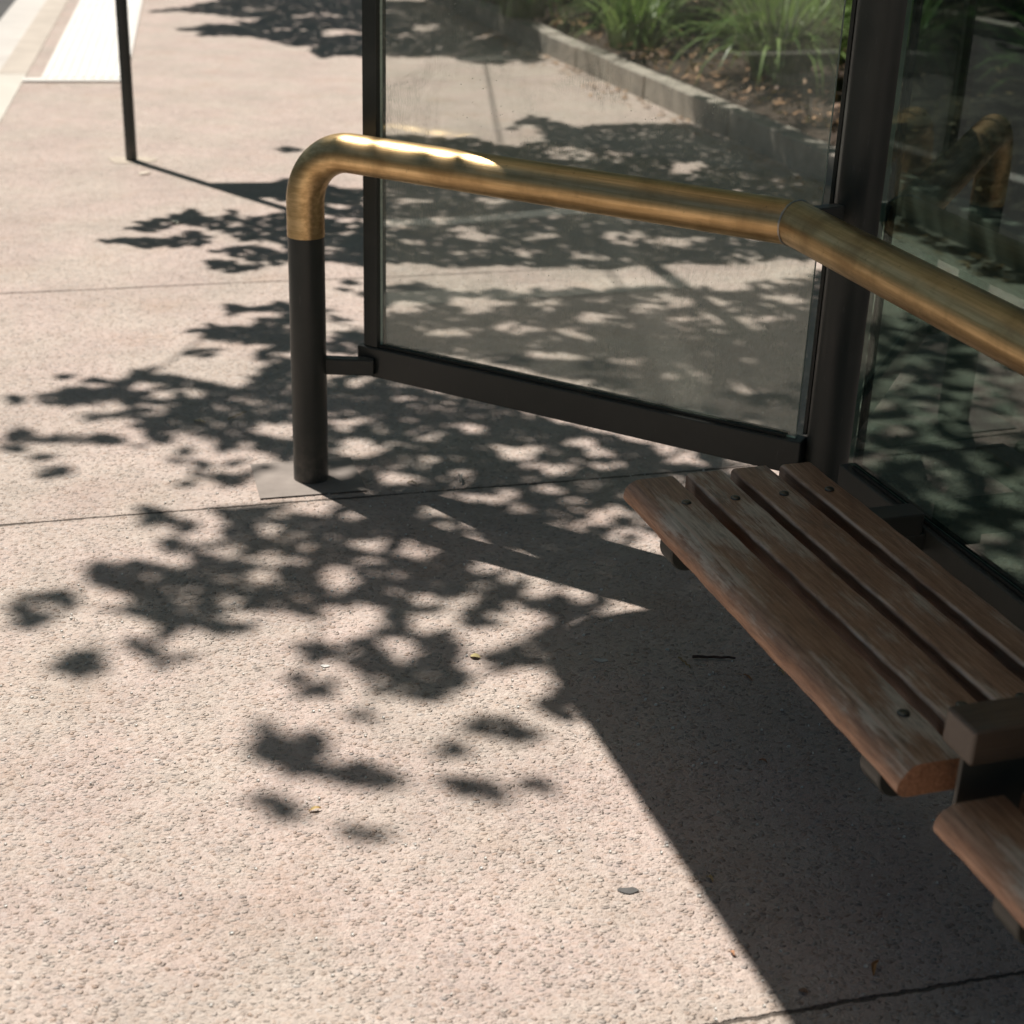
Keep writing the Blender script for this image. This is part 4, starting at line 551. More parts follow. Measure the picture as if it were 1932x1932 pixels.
HOLES=[[(-0.687,6.523),(-0.692,6.475),(-0.714,6.447),(-0.742,6.452),(-0.765,6.487),(-0.77,6.536),(-0.756,6.577),(-0.729,6.59),(-0.702,6.568)],[(-0.789,6.582),(-0.789,6.529),(-0.8,6.499),(-0.817,6.506),(-0.833,6.547),(-0.84,6.604),(-0.834,6.649),(-0.819,6.661),(-0.801,6.635)],[(-0.757,6.772),(-0.763,6.75),(-0.783,6.737),(-0.807,6.737),(-0.825,6.751),(-0.827,6.772),(-0.813,6.79),(-0.79,6.798),(-0.767,6.79)],[(-0.673,6.25),(-0.676,6.225),(-0.691,6.21),(-0.709,6.212),(-0.723,6.23),(-0.726,6.256),(-0.716,6.277),(-0.699,6.284),(-0.681,6.274)],[(-0.681,6.394),(-0.684,6.375),(-0.695,6.364),(-0.709,6.365),(-0.719,6.379),(-0.721,6.398),(-0.714,6.414),(-0.701,6.419),(-0.687,6.411)],[(-0.732,6.062),(-0.732,6.042),(-0.739,6.03),(-0.748,6.033),(-0.755,6.048),(-0.758,6.069),(-0.754,6.086),(-0.746,6.09),(-0.737,6.081)],[(-0.616,6.519),(-0.62,6.492),(-0.636,6.476),(-0.655,6.478),(-0.669,6.497),(-0.672,6.525),(-0.662,6.548),(-0.643,6.555),(-0.625,6.544)],[(-0.937,6.072),(-0.942,6.045),(-0.963,6.028),(-0.99,6.029),(-1.01,6.048),(-1.015,6.076),(-1.001,6.1),(-0.975,6.108),(-0.95,6.097)],[(-1.053,6.095),(-1.058,6.078),(-1.076,6.067),(-1.098,6.067),(-1.114,6.078),(-1.117,6.096),(-1.105,6.111),(-1.084,6.117),(-1.063,6.111)],[(-1.134,6.357),(-1.137,6.335),(-1.153,6.321),(-1.174,6.322),(-1.19,6.337),(-1.194,6.36),(-1.184,6.379),(-1.164,6.386),(-1.144,6.377)],[(-1.009,6.49),(-1.012,6.468),(-1.024,6.454),(-1.041,6.456),(-1.054,6.472),(-1.058,6.495),(-1.05,6.515),(-1.034,6.522),(-1.018,6.512)],[(-0.775,5.164),(-0.778,5.146),(-0.79,5.135),(-0.805,5.137),(-0.817,5.15),(-0.82,5.168),(-0.812,5.183),(-0.797,5.188),(-0.783,5.181)],[(-1.081,4.366),(-1.084,4.345),(-1.101,4.333),(-1.124,4.334),(-1.143,4.349),(-1.148,4.37),(-1.137,4.387),(-1.115,4.394),(-1.093,4.385)],[(-1.003,4.331),(-1.005,4.304),(-1.02,4.288),(-1.041,4.29),(-1.059,4.311),(-1.066,4.339),(-1.057,4.362),(-1.037,4.37),(-1.016,4.357)],[(-0.924,4.36),(-0.927,4.337),(-0.941,4.324),(-0.961,4.326),(-0.977,4.343),(-0.982,4.367),(-0.973,4.387),(-0.955,4.393),(-0.935,4.382)],[(-0.992,4.221),(-0.998,4.205),(-1.021,4.194),(-1.049,4.194),(-1.07,4.205),(-1.074,4.221),(-1.059,4.236),(-1.031,4.241),(-1.005,4.236)],[(-0.725,4.359),(-0.73,4.344),(-0.745,4.335),(-0.765,4.336),(-0.779,4.346),(-0.782,4.361),(-0.771,4.375),(-0.752,4.379),(-0.734,4.373)],[(-0.755,4.178),(-0.758,4.171),(-0.767,4.166),(-0.778,4.166),(-0.786,4.171),(-0.787,4.178),(-0.781,4.184),(-0.771,4.187),(-0.76,4.184)],[(-0.676,4.437),(-0.679,4.425),(-0.691,4.418),(-0.706,4.419),(-0.717,4.427),(-0.719,4.438),(-0.711,4.449),(-0.696,4.452),(-0.682,4.448)],[(-0.651,4.148),(-0.655,4.136),(-0.671,4.129),(-0.689,4.129),(-0.703,4.137),(-0.705,4.149),(-0.694,4.16),(-0.676,4.164),(-0.659,4.159)],[(-0.706,4.264),(-0.707,4.255),(-0.715,4.249),(-0.725,4.25),(-0.732,4.256),(-0.734,4.265),(-0.728,4.273),(-0.719,4.276),(-0.71,4.272)],[(-0.871,4.247),(-0.873,4.24),(-0.879,4.235),(-0.887,4.236),(-0.893,4.241),(-0.895,4.248),(-0.891,4.254),(-0.883,4.256),(-0.875,4.253)],[(-0.676,3.102),(-0.68,3.087),(-0.696,3.078),(-0.715,3.079),(-0.73,3.09),(-0.734,3.105),(-0.723,3.118),(-0.704,3.122),(-0.686,3.115)],[(-0.613,3.31),(-0.618,3.284),(-0.64,3.269),(-0.669,3.271),(-0.691,3.29),(-0.696,3.317),(-0.682,3.34),(-0.654,3.347),(-0.627,3.335)],[(-0.502,3.16),(-0.506,3.136),(-0.524,3.122),(-0.547,3.124),(-0.564,3.142),(-0.568,3.168),(-0.557,3.188),(-0.535,3.194),(-0.513,3.183)],[(-0.476,3.268),(-0.487,3.253),(-0.517,3.244),(-0.552,3.243),(-0.577,3.253),(-0.579,3.268),(-0.558,3.281),(-0.523,3.286),(-0.49,3.281)],[(-0.672,3.406),(-0.677,3.389),(-0.696,3.379),(-0.72,3.38),(-0.738,3.392),(-0.742,3.41),(-0.729,3.425),(-0.706,3.43),(-0.683,3.422)],[(-0.582,3.191),(-0.584,3.182),(-0.592,3.177),(-0.602,3.178),(-0.609,3.184),(-0.611,3.194),(-0.606,3.201),(-0.596,3.203),(-0.586,3.2)],[(-0.289,3.37),(-0.296,3.336),(-0.32,3.317),(-0.349,3.321),(-0.37,3.346),(-0.374,3.381),(-0.358,3.41),(-0.329,3.419),(-0.302,3.403)],[(-0.222,3.326),(-0.228,3.312),(-0.245,3.303),(-0.265,3.304),(-0.279,3.314),(-0.28,3.329),(-0.268,3.341),(-0.248,3.345),(-0.23,3.339)],[(-0.527,3.272),(-0.532,3.251),(-0.549,3.238),(-0.572,3.24),(-0.589,3.256),(-0.593,3.279),(-0.581,3.297),(-0.559,3.303),(-0.538,3.293)],[(-0.464,3.268),(-0.469,3.254),(-0.485,3.246),(-0.505,3.247),(-0.519,3.256),(-0.521,3.271),(-0.51,3.283),(-0.491,3.287),(-0.473,3.281)],[(-0.501,3.163),(-0.506,3.138),(-0.527,3.123),(-0.553,3.126),(-0.573,3.144),(-0.577,3.17),(-0.563,3.191),(-0.538,3.198),(-0.513,3.186)],[(-0.347,3.184),(-0.353,3.15),(-0.374,3.13),(-0.402,3.134),(-0.423,3.16),(-0.427,3.196),(-0.413,3.225),(-0.386,3.234),(-0.36,3.217)],[(-0.432,3.569),(-0.44,3.545),(-0.464,3.531),(-0.494,3.533),(-0.516,3.549),(-0.519,3.573),(-0.502,3.593),(-0.473,3.6),(-0.445,3.59)],[(-0.425,3.472),(-0.431,3.461),(-0.448,3.453),(-0.469,3.454),(-0.483,3.461),(-0.485,3.473),(-0.473,3.483),(-0.452,3.486),(-0.434,3.482)],[(-0.545,3.41),(-0.55,3.388),(-0.567,3.376),(-0.589,3.378),(-0.605,3.394),(-0.609,3.416),(-0.598,3.434),(-0.577,3.44),(-0.556,3.43)],[(-0.359,3.515),(-0.365,3.499),(-0.382,3.49),(-0.403,3.491),(-0.418,3.502),(-0.42,3.518),(-0.408,3.531),(-0.387,3.536),(-0.368,3.529)],[(-0.086,3.479),(-0.095,3.454),(-0.119,3.44),(-0.147,3.442),(-0.166,3.46),(-0.167,3.486),(-0.15,3.507),(-0.122,3.514),(-0.097,3.503)],[(-0.136,3.572),(-0.144,3.552),(-0.164,3.539),(-0.188,3.541),(-0.205,3.556),(-0.206,3.576),(-0.191,3.594),(-0.167,3.6),(-0.146,3.591)],[(0.099,3.352),(0.088,3.335),(0.061,3.324),(0.029,3.324),(0.009,3.336),(0.008,3.353),(0.029,3.369),(0.061,3.374),(0.088,3.368)],[(0.032,3.232),(0.018,3.194),(-0.018,3.172),(-0.059,3.176),(-0.087,3.203),(-0.088,3.242),(-0.062,3.275),(-0.02,3.285),(0.017,3.268)],[(0.099,3.146),(0.09,3.11),(0.068,3.09),(0.042,3.095),(0.025,3.122),(0.025,3.159),(0.042,3.19),(0.068,3.199),(0.091,3.181)],[(-0.052,3.091),(-0.061,3.067),(-0.082,3.053),(-0.108,3.055),(-0.125,3.073),(-0.126,3.098),(-0.11,3.118),(-0.085,3.124),(-0.062,3.114)],[(-0.235,3.129),(-0.239,3.117),(-0.251,3.109),(-0.266,3.11),(-0.277,3.12),(-0.278,3.133),(-0.269,3.144),(-0.254,3.147),(-0.241,3.142)],[(-0.13,3.094),(-0.141,3.077),(-0.168,3.067),(-0.2,3.067),(-0.222,3.078),(-0.223,3.095),(-0.203,3.109),(-0.171,3.115),(-0.142,3.108)],[(-0.182,2.865),(-0.19,2.842),(-0.214,2.829),(-0.241,2.831),(-0.261,2.848),(-0.263,2.872),(-0.246,2.891),(-0.219,2.898),(-0.194,2.887)],[(-0.11,2.99),(-0.119,2.96),(-0.145,2.943),(-0.176,2.946),(-0.198,2.968),(-0.2,2.998),(-0.182,3.024),(-0.15,3.032),(-0.122,3.018)],[(0.084,3.033),(0.072,3.003),(0.039,2.985),(0.003,2.988),(-0.021,3.009),(-0.022,3.041),(0.002,3.067),(0.039,3.075),(0.072,3.062)],[(0.012,2.922),(0.002,2.884),(-0.022,2.862),(-0.05,2.867),(-0.069,2.896),(-0.07,2.936),(-0.053,2.969),(-0.024,2.979),(0.001,2.96)],[(-0.171,3.35),(-0.179,3.329),(-0.202,3.316),(-0.229,3.318),(-0.248,3.333),(-0.249,3.354),(-0.233,3.372),(-0.206,3.378),(-0.181,3.37)],[(0.182,3.153),(0.174,3.112),(0.154,3.09),(0.133,3.096),(0.119,3.127),(0.12,3.169),(0.135,3.204),(0.157,3.213),(0.176,3.193)],[(0.242,3.315),(0.236,3.299),(0.22,3.29),(0.203,3.292),(0.193,3.303),(0.193,3.319),(0.205,3.332),(0.222,3.336),(0.237,3.329)],[(-0.535,3.538),(-0.538,3.523),(-0.55,3.515),(-0.565,3.516),(-0.577,3.527),(-0.579,3.541),(-0.571,3.554),(-0.556,3.558),(-0.542,3.551)],[(-2.169,13.503),(-2.188,13.427),(-2.255,13.37),(-2.34,13.358),(-2.404,13.396),(-2.416,13.468),(-2.371,13.54),(-2.289,13.577),(-2.209,13.563)],[(-1.528,13.223),(-1.557,13.126),(-1.648,13.053),(-1.759,13.037),(-1.84,13.086),(-1.853,13.178),(-1.79,13.27),(-1.681,13.318),(-1.577,13.3)],[(-1.298,12.248),(-1.315,12.147),(-1.377,12.08),(-1.456,12.077),(-1.515,12.139),(-1.527,12.238),(-1.486,12.329),(-1.41,12.368),(-1.335,12.335)],[(-1.728,12.346),(-1.742,12.283),(-1.795,12.238),(-1.861,12.231),(-1.909,12.266),(-1.919,12.326),(-1.883,12.385),(-1.82,12.413),(-1.758,12.398)],[(-0.455,4.489),(-0.46,4.458),(-0.478,4.441),(-0.501,4.444),(-0.519,4.466),(-0.522,4.498),(-0.51,4.523),(-0.488,4.531),(-0.466,4.518)],[(-0.299,4.395),(-0.308,4.369),(-0.334,4.353),(-0.364,4.355),(-0.386,4.373),(-0.388,4.399),(-0.37,4.422),(-0.34,4.43),(-0.312,4.419)],[(-0.159,4.27),(-0.165,4.253),(-0.18,4.243),(-0.198,4.244),(-0.21,4.256),(-0.211,4.273),(-0.2,4.288),(-0.182,4.293),(-0.166,4.285)],[(-0.362,4.07),(-0.367,4.054),(-0.381,4.045),(-0.398,4.046),(-0.411,4.057),(-0.412,4.073),(-0.402,4.087),(-0.385,4.091),(-0.369,4.084)],[(-0.174,4.096),(-0.186,4.07),(-0.217,4.055),(-0.254,4.056),(-0.279,4.073),(-0.281,4.099),(-0.258,4.121),(-0.222,4.129),(-0.188,4.119)],[(-0.09,4.16),(-0.097,4.146),(-0.116,4.137),(-0.137,4.137),(-0.152,4.147),(-0.152,4.161),(-0.139,4.174),(-0.117,4.178),(-0.098,4.173)],[(-0.434,4.159),(-0.441,4.125),(-0.464,4.105),(-0.494,4.108),(-0.516,4.133),(-0.52,4.169),(-0.504,4.198),(-0.475,4.207),(-0.448,4.192)],[(-0.372,3.961),(-0.381,3.92),(-0.411,3.896),(-0.449,3.9),(-0.477,3.93),(-0.482,3.973),(-0.461,4.008),(-0.424,4.019),(-0.389,4.001)],[(-0.283,3.97),(-0.29,3.94),(-0.312,3.923),(-0.338,3.926),(-0.357,3.947),(-0.36,3.978),(-0.345,4.003),(-0.319,4.011),(-0.294,3.998)],[(-0.143,3.908),(-0.154,3.883),(-0.184,3.868),(-0.219,3.869),(-0.244,3.886),(-0.245,3.912),(-0.224,3.934),(-0.188,3.942),(-0.157,3.932)],[(0.075,3.988),(0.062,3.956),(0.029,3.937),(-0.008,3.939),(-0.033,3.962),(-0.034,3.994),(-0.009,4.022),(0.029,4.032),(0.062,4.018)],[(0.152,3.892),(0.138,3.861),(0.102,3.842),(0.061,3.844),(0.035,3.866),(0.035,3.897),(0.061,3.924),(0.102,3.933),(0.138,3.921)],[(0.213,4.062),(0.204,4.034),(0.183,4.017),(0.16,4.02),(0.146,4.041),(0.146,4.071),(0.162,4.095),(0.185,4.103),(0.205,4.09)],[(0.244,3.989),(0.234,3.973),(0.211,3.962),(0.184,3.963),(0.167,3.974),(0.168,3.99),(0.185,4.004),(0.212,4.01),(0.235,4.004)],[(-0.088,3.827),(-0.096,3.812),(-0.118,3.803),(-0.144,3.803),(-0.161,3.813),(-0.162,3.828),(-0.146,3.842),(-0.12,3.847),(-0.097,3.841)],[(-0.247,3.771),(-0.259,3.744),(-0.292,3.727),(-0.332,3.728),(-0.359,3.747),(-0.362,3.775),(-0.338,3.799),(-0.299,3.808),(-0.263,3.797)],[(-0.408,3.771),(-0.413,3.749),(-0.431,3.736),(-0.452,3.738),(-0.468,3.754),(-0.471,3.776),(-0.459,3.795),(-0.438,3.801),(-0.418,3.791)],[(-0.032,4.039),(-0.038,4.027),(-0.051,4.019),(-0.066,4.02),(-0.076,4.029),(-0.077,4.041),(-0.067,4.052),(-0.052,4.055),(-0.038,4.05)],[(0.296,3.905),(0.288,3.891),(0.268,3.883),(0.245,3.883),(0.231,3.892),(0.232,3.906),(0.247,3.918),(0.269,3.923),(0.289,3.918)],[(-0.103,3.664),(-0.113,3.636),(-0.14,3.619),(-0.171,3.622),(-0.193,3.641),(-0.195,3.67),(-0.175,3.694),(-0.144,3.702),(-0.115,3.69)],[(0.012,3.7),(0.001,3.672),(-0.026,3.655),(-0.058,3.657),(-0.079,3.678),(-0.08,3.707),(-0.06,3.731),(-0.028,3.739),(0,3.727)],[(0.128,3.724),(0.119,3.706),(0.097,3.695),(0.073,3.696),(0.056,3.708),(0.056,3.726),(0.073,3.742),(0.098,3.748),(0.12,3.74)],[(0.057,3.594),(0.048,3.575),(0.025,3.564),(-0.001,3.565),(-0.018,3.578),(-0.018,3.597),(-0.001,3.613),(0.025,3.619),(0.048,3.611)],[(0.19,3.637),(0.182,3.618),(0.163,3.607),(0.142,3.609),(0.129,3.622),(0.129,3.642),(0.143,3.658),(0.164,3.663),(0.183,3.655)],[(0.176,3.517),(0.167,3.496),(0.146,3.484),(0.122,3.485),(0.107,3.5),(0.107,3.522),(0.123,3.54),(0.147,3.546),(0.168,3.537)],[(0.27,3.587),(0.261,3.56),(0.239,3.545),(0.215,3.548),(0.2,3.567),(0.201,3.595),(0.217,3.617),(0.242,3.624),(0.263,3.612)],[(0.349,3.459),(0.333,3.427),(0.296,3.407),(0.257,3.409),(0.232,3.433),(0.233,3.467),(0.261,3.496),(0.302,3.505),(0.337,3.491)],[(0.403,3.394),(0.389,3.361),(0.359,3.342),(0.327,3.345),(0.307,3.369),(0.309,3.404),(0.332,3.432),(0.366,3.441),(0.394,3.426)],[(0.318,3.7),(0.309,3.689),(0.287,3.681),(0.262,3.681),(0.246,3.688),(0.246,3.7),(0.263,3.711),(0.288,3.715),(0.31,3.711)],[(0.345,3.543),(0.336,3.529),(0.318,3.519),(0.297,3.52),(0.285,3.531),(0.285,3.546),(0.3,3.559),(0.321,3.563),(0.338,3.557)],[(0.471,3.761),(0.463,3.746),(0.443,3.737),(0.421,3.738),(0.408,3.748),(0.409,3.763),(0.424,3.775),(0.446,3.78),(0.465,3.774)],[(0.103,3.347),(0.092,3.329),(0.063,3.318),(0.031,3.318),(0.009,3.331),(0.009,3.349),(0.03,3.365),(0.063,3.371),(0.092,3.364)],[(0.259,3.259),(0.246,3.243),(0.215,3.232),(0.18,3.232),(0.157,3.243),(0.158,3.259),(0.181,3.273),(0.217,3.279),(0.248,3.273)],[(-0.658,12.753),(-0.681,12.642),(-0.751,12.568),(-0.835,12.565),(-0.895,12.633),(-0.903,12.743),(-0.854,12.843),(-0.771,12.886),(-0.693,12.85)],[(-0.79,12.192),(-0.802,12.086),(-0.845,12.02),(-0.899,12.025),(-0.94,12.098),(-0.948,12.206),(-0.919,12.299),(-0.867,12.333),(-0.815,12.29)],[(-1.026,13.711),(-1.038,13.594),(-1.085,13.521),(-1.146,13.524),(-1.192,13.602),(-1.202,13.72),(-1.171,13.823),(-1.113,13.862),(-1.055,13.817)],[(-0.24,12.336),(-0.253,12.241),(-0.292,12.183),(-0.337,12.188),(-0.369,12.253),(-0.373,12.35),(-0.345,12.433),(-0.3,12.462),(-0.258,12.423)],[(0.391,8.045),(0.357,7.946),(0.281,7.885),(0.196,7.887),(0.141,7.952),(0.142,8.051),(0.2,8.139),(0.288,8.172),(0.364,8.134)],[(0.545,8.026),(0.529,7.96),(0.495,7.921),(0.459,7.926),(0.437,7.974),(0.44,8.042),(0.466,8.099),(0.505,8.118),(0.536,8.089)],[(0.873,7.818),(0.844,7.705),(0.791,7.64),(0.739,7.651),(0.711,7.733),(0.72,7.851),(0.763,7.95),(0.821,7.981),(0.864,7.928)],[(-0.458,6.479),(-0.473,6.414),(-0.518,6.374),(-0.573,6.378),(-0.614,6.423),(-0.62,6.49),(-0.589,6.548),(-0.534,6.568),(-0.482,6.541)],[(-0.279,6.505),(-0.288,6.464),(-0.313,6.439),(-0.343,6.442),(-0.365,6.472),(-0.367,6.514),(-0.349,6.55),(-0.319,6.562),(-0.291,6.544)],[(-0.131,6.343),(-0.145,6.303),(-0.184,6.278),(-0.228,6.278),(-0.258,6.305),(-0.26,6.345),(-0.232,6.381),(-0.188,6.394),(-0.148,6.379)],[(0.046,6.28),(0.036,6.248),(0.01,6.229),(-0.019,6.23),(-0.038,6.252),(-0.039,6.284),(-0.02,6.311),(0.01,6.321),(0.036,6.308)],[(0.498,6.372),(0.473,6.293),(0.418,6.246),(0.36,6.252),(0.323,6.307),(0.326,6.389),(0.369,6.458),(0.43,6.481),(0.482,6.447)],[(0.74,6.347),(0.708,6.277),(0.639,6.233),(0.566,6.235),(0.521,6.282),(0.526,6.352),(0.579,6.414),(0.656,6.438),(0.72,6.411)],[(0.04,6.053),(0.015,6.001),(-0.047,5.967),(-0.117,5.966),(-0.165,5.999),(-0.166,6.051),(-0.121,6.098),(-0.049,6.117),(0.015,6.099)],[(-0.355,6.925),(-0.37,6.891),(-0.411,6.868),(-0.459,6.867),(-0.491,6.887),(-0.494,6.92),(-0.464,6.951),(-0.417,6.964),(-0.373,6.954)],[(-0.091,6.93),(-0.105,6.897),(-0.142,6.874),(-0.185,6.874),(-0.214,6.895),(-0.215,6.928),(-0.188,6.958),(-0.145,6.97),(-0.107,6.959)],[(0.944,6.092),(0.917,6.037),(0.862,6.002),(0.806,6.004),(0.773,6.042),(0.779,6.098),(0.822,6.147),(0.882,6.165),(0.93,6.143)],[(1.077,6.483),(1.056,6.434),(1.017,6.404),(0.977,6.407),(0.955,6.441),(0.962,6.492),(0.994,6.535),(1.036,6.55),(1.07,6.529)],[(0.162,6.698),(0.15,6.667),(0.123,6.647),(0.092,6.648),(0.071,6.669),(0.071,6.7),(0.092,6.727),(0.124,6.737),(0.151,6.725)],[(-0.383,6.134),(-0.395,6.104),(-0.427,6.084),(-0.465,6.084),(-0.492,6.104),(-0.494,6.134),(-0.471,6.161),(-0.433,6.172),(-0.398,6.161)],[(-0.072,5.352),(-0.089,5.308),(-0.133,5.281),(-0.184,5.282),(-0.218,5.312),(-0.22,5.357),(-0.188,5.396),(-0.137,5.41),(-0.091,5.393)],[(0.131,5.377),(0.117,5.33),(0.083,5.302),(0.045,5.306),(0.02,5.339),(0.02,5.387),(0.045,5.428),(0.084,5.441),(0.118,5.421)],[(0.36,5.232),(0.342,5.195),(0.301,5.172),(0.255,5.173),(0.226,5.198),(0.227,5.235),(0.258,5.267),(0.305,5.28),(0.345,5.265)],[(0.514,5.379),(0.497,5.335),(0.461,5.308),(0.423,5.312),(0.4,5.343),(0.403,5.388),(0.43,5.426),(0.47,5.439),(0.503,5.42)],[(0.644,5.484),(0.623,5.435),(0.579,5.405),(0.532,5.408),(0.503,5.442),(0.507,5.492),(0.541,5.535),(0.591,5.549),(0.632,5.529)],[(0.067,5.095),(0.047,5.054),(-0.003,5.028),(-0.059,5.029),(-0.097,5.056),(-0.098,5.097),(-0.061,5.133),(-0.004,5.147),(0.047,5.132)],[(0.283,5.021),(0.26,4.981),(0.207,4.955),(0.147,4.955),(0.108,4.981),(0.108,5.021),(0.148,5.056),(0.21,5.071),(0.263,5.056)],[(0.438,5.098),(0.423,5.058),(0.389,5.034),(0.353,5.037),(0.33,5.065),(0.332,5.106),(0.358,5.141),(0.396,5.152),(0.427,5.135)],[(-0.309,5.28),(-0.326,5.223),(-0.375,5.188),(-0.433,5.191),(-0.475,5.231),(-0.48,5.289),(-0.446,5.339),(-0.387,5.357),(-0.333,5.333)],[(-0.173,5.028),(-0.188,4.988),(-0.23,4.963),(-0.278,4.965),(-0.311,4.992),(-0.313,5.032),(-0.284,5.066),(-0.236,5.079),(-0.192,5.064)],[(0.567,4.975),(0.545,4.929),(0.497,4.901),(0.446,4.903),(0.414,4.935),(0.417,4.982),(0.454,5.023),(0.508,5.037),(0.552,5.018)],[(0.785,5.411),(0.763,5.364),(0.718,5.335),(0.672,5.337),(0.644,5.371),(0.649,5.419),(0.684,5.461),(0.734,5.476),(0.774,5.456)],[(0.923,5.215),(0.899,5.167),(0.851,5.138),(0.802,5.141),(0.774,5.173),(0.78,5.222),(0.818,5.264),(0.87,5.278),(0.912,5.259)],[(0.615,4.69),(0.597,4.656),(0.558,4.634),(0.517,4.636),(0.492,4.66),(0.495,4.695),(0.525,4.726),(0.568,4.737),(0.604,4.723)],[(0.4,4.772),(0.381,4.736),(0.34,4.714),(0.294,4.715),(0.265,4.74),(0.266,4.776),(0.298,4.808),(0.345,4.82),(0.385,4.806)],[(0.183,4.821),(0.17,4.794),(0.139,4.777),(0.104,4.778),(0.081,4.796),(0.081,4.823),(0.105,4.847),(0.14,4.856),(0.171,4.845)],[(0.79,4.815),(0.774,4.783),(0.74,4.764),(0.706,4.766),(0.686,4.788),(0.689,4.82),(0.716,4.847),(0.752,4.857),(0.781,4.844)],[(1.018,5.552),(0.998,5.512),(0.96,5.487),(0.921,5.489),(0.899,5.517),(0.904,5.559),(0.935,5.594),(0.977,5.607),(1.01,5.59)],[(0.964,5.784),(0.903,5.71),(0.77,5.659),(0.626,5.653),(0.535,5.694),(0.54,5.766),(0.642,5.834),(0.793,5.866),(0.921,5.846)],[(1.057,6.027),(1.033,5.966),(0.988,5.93),(0.945,5.935),(0.921,5.978),(0.929,6.041),(0.966,6.094),(1.014,6.111),(1.05,6.084)],[(0.843,5.226),(0.797,5.152),(0.701,5.105),(0.599,5.106),(0.536,5.154),(0.541,5.228),(0.616,5.294),(0.725,5.32),(0.815,5.293)],[(0.781,5.028),(0.747,4.983),(0.673,4.952),(0.593,4.951),(0.543,4.979),(0.547,5.025),(0.604,5.066),(0.687,5.083),(0.757,5.068)],[(0.973,5.325),(0.956,5.296),(0.921,5.277),(0.886,5.278),(0.865,5.298),(0.869,5.328),(0.896,5.353),(0.934,5.363),(0.964,5.352)],[(0.558,5.708),(0.536,5.668),(0.487,5.642),(0.433,5.642),(0.4,5.668),(0.402,5.708),(0.439,5.744),(0.495,5.758),(0.542,5.744)],[(0.174,5.659),(0.143,5.628),(0.064,5.603),(-0.025,5.597),(-0.083,5.612),(-0.084,5.641),(-0.026,5.672),(0.064,5.688),(0.143,5.683)],[(0.749,4.586),(0.728,4.548),(0.686,4.525),(0.642,4.527),(0.616,4.553),(0.62,4.592),(0.653,4.625),(0.7,4.637),(0.737,4.622)],[(0.498,4.644),(0.481,4.614),(0.444,4.595),(0.403,4.596),(0.377,4.616),(0.379,4.646),(0.408,4.673),(0.45,4.683),(0.486,4.671)],[(0.301,6.034),(0.288,6.004),(0.259,5.986),(0.226,5.986),(0.204,6.006),(0.205,6.036),(0.227,6.061),(0.261,6.071),(0.29,6.06)],[(0.172,6.386),(0.158,6.342),(0.123,6.315),(0.083,6.317),(0.057,6.347),(0.057,6.392),(0.083,6.431),(0.124,6.445),(0.159,6.427)]]

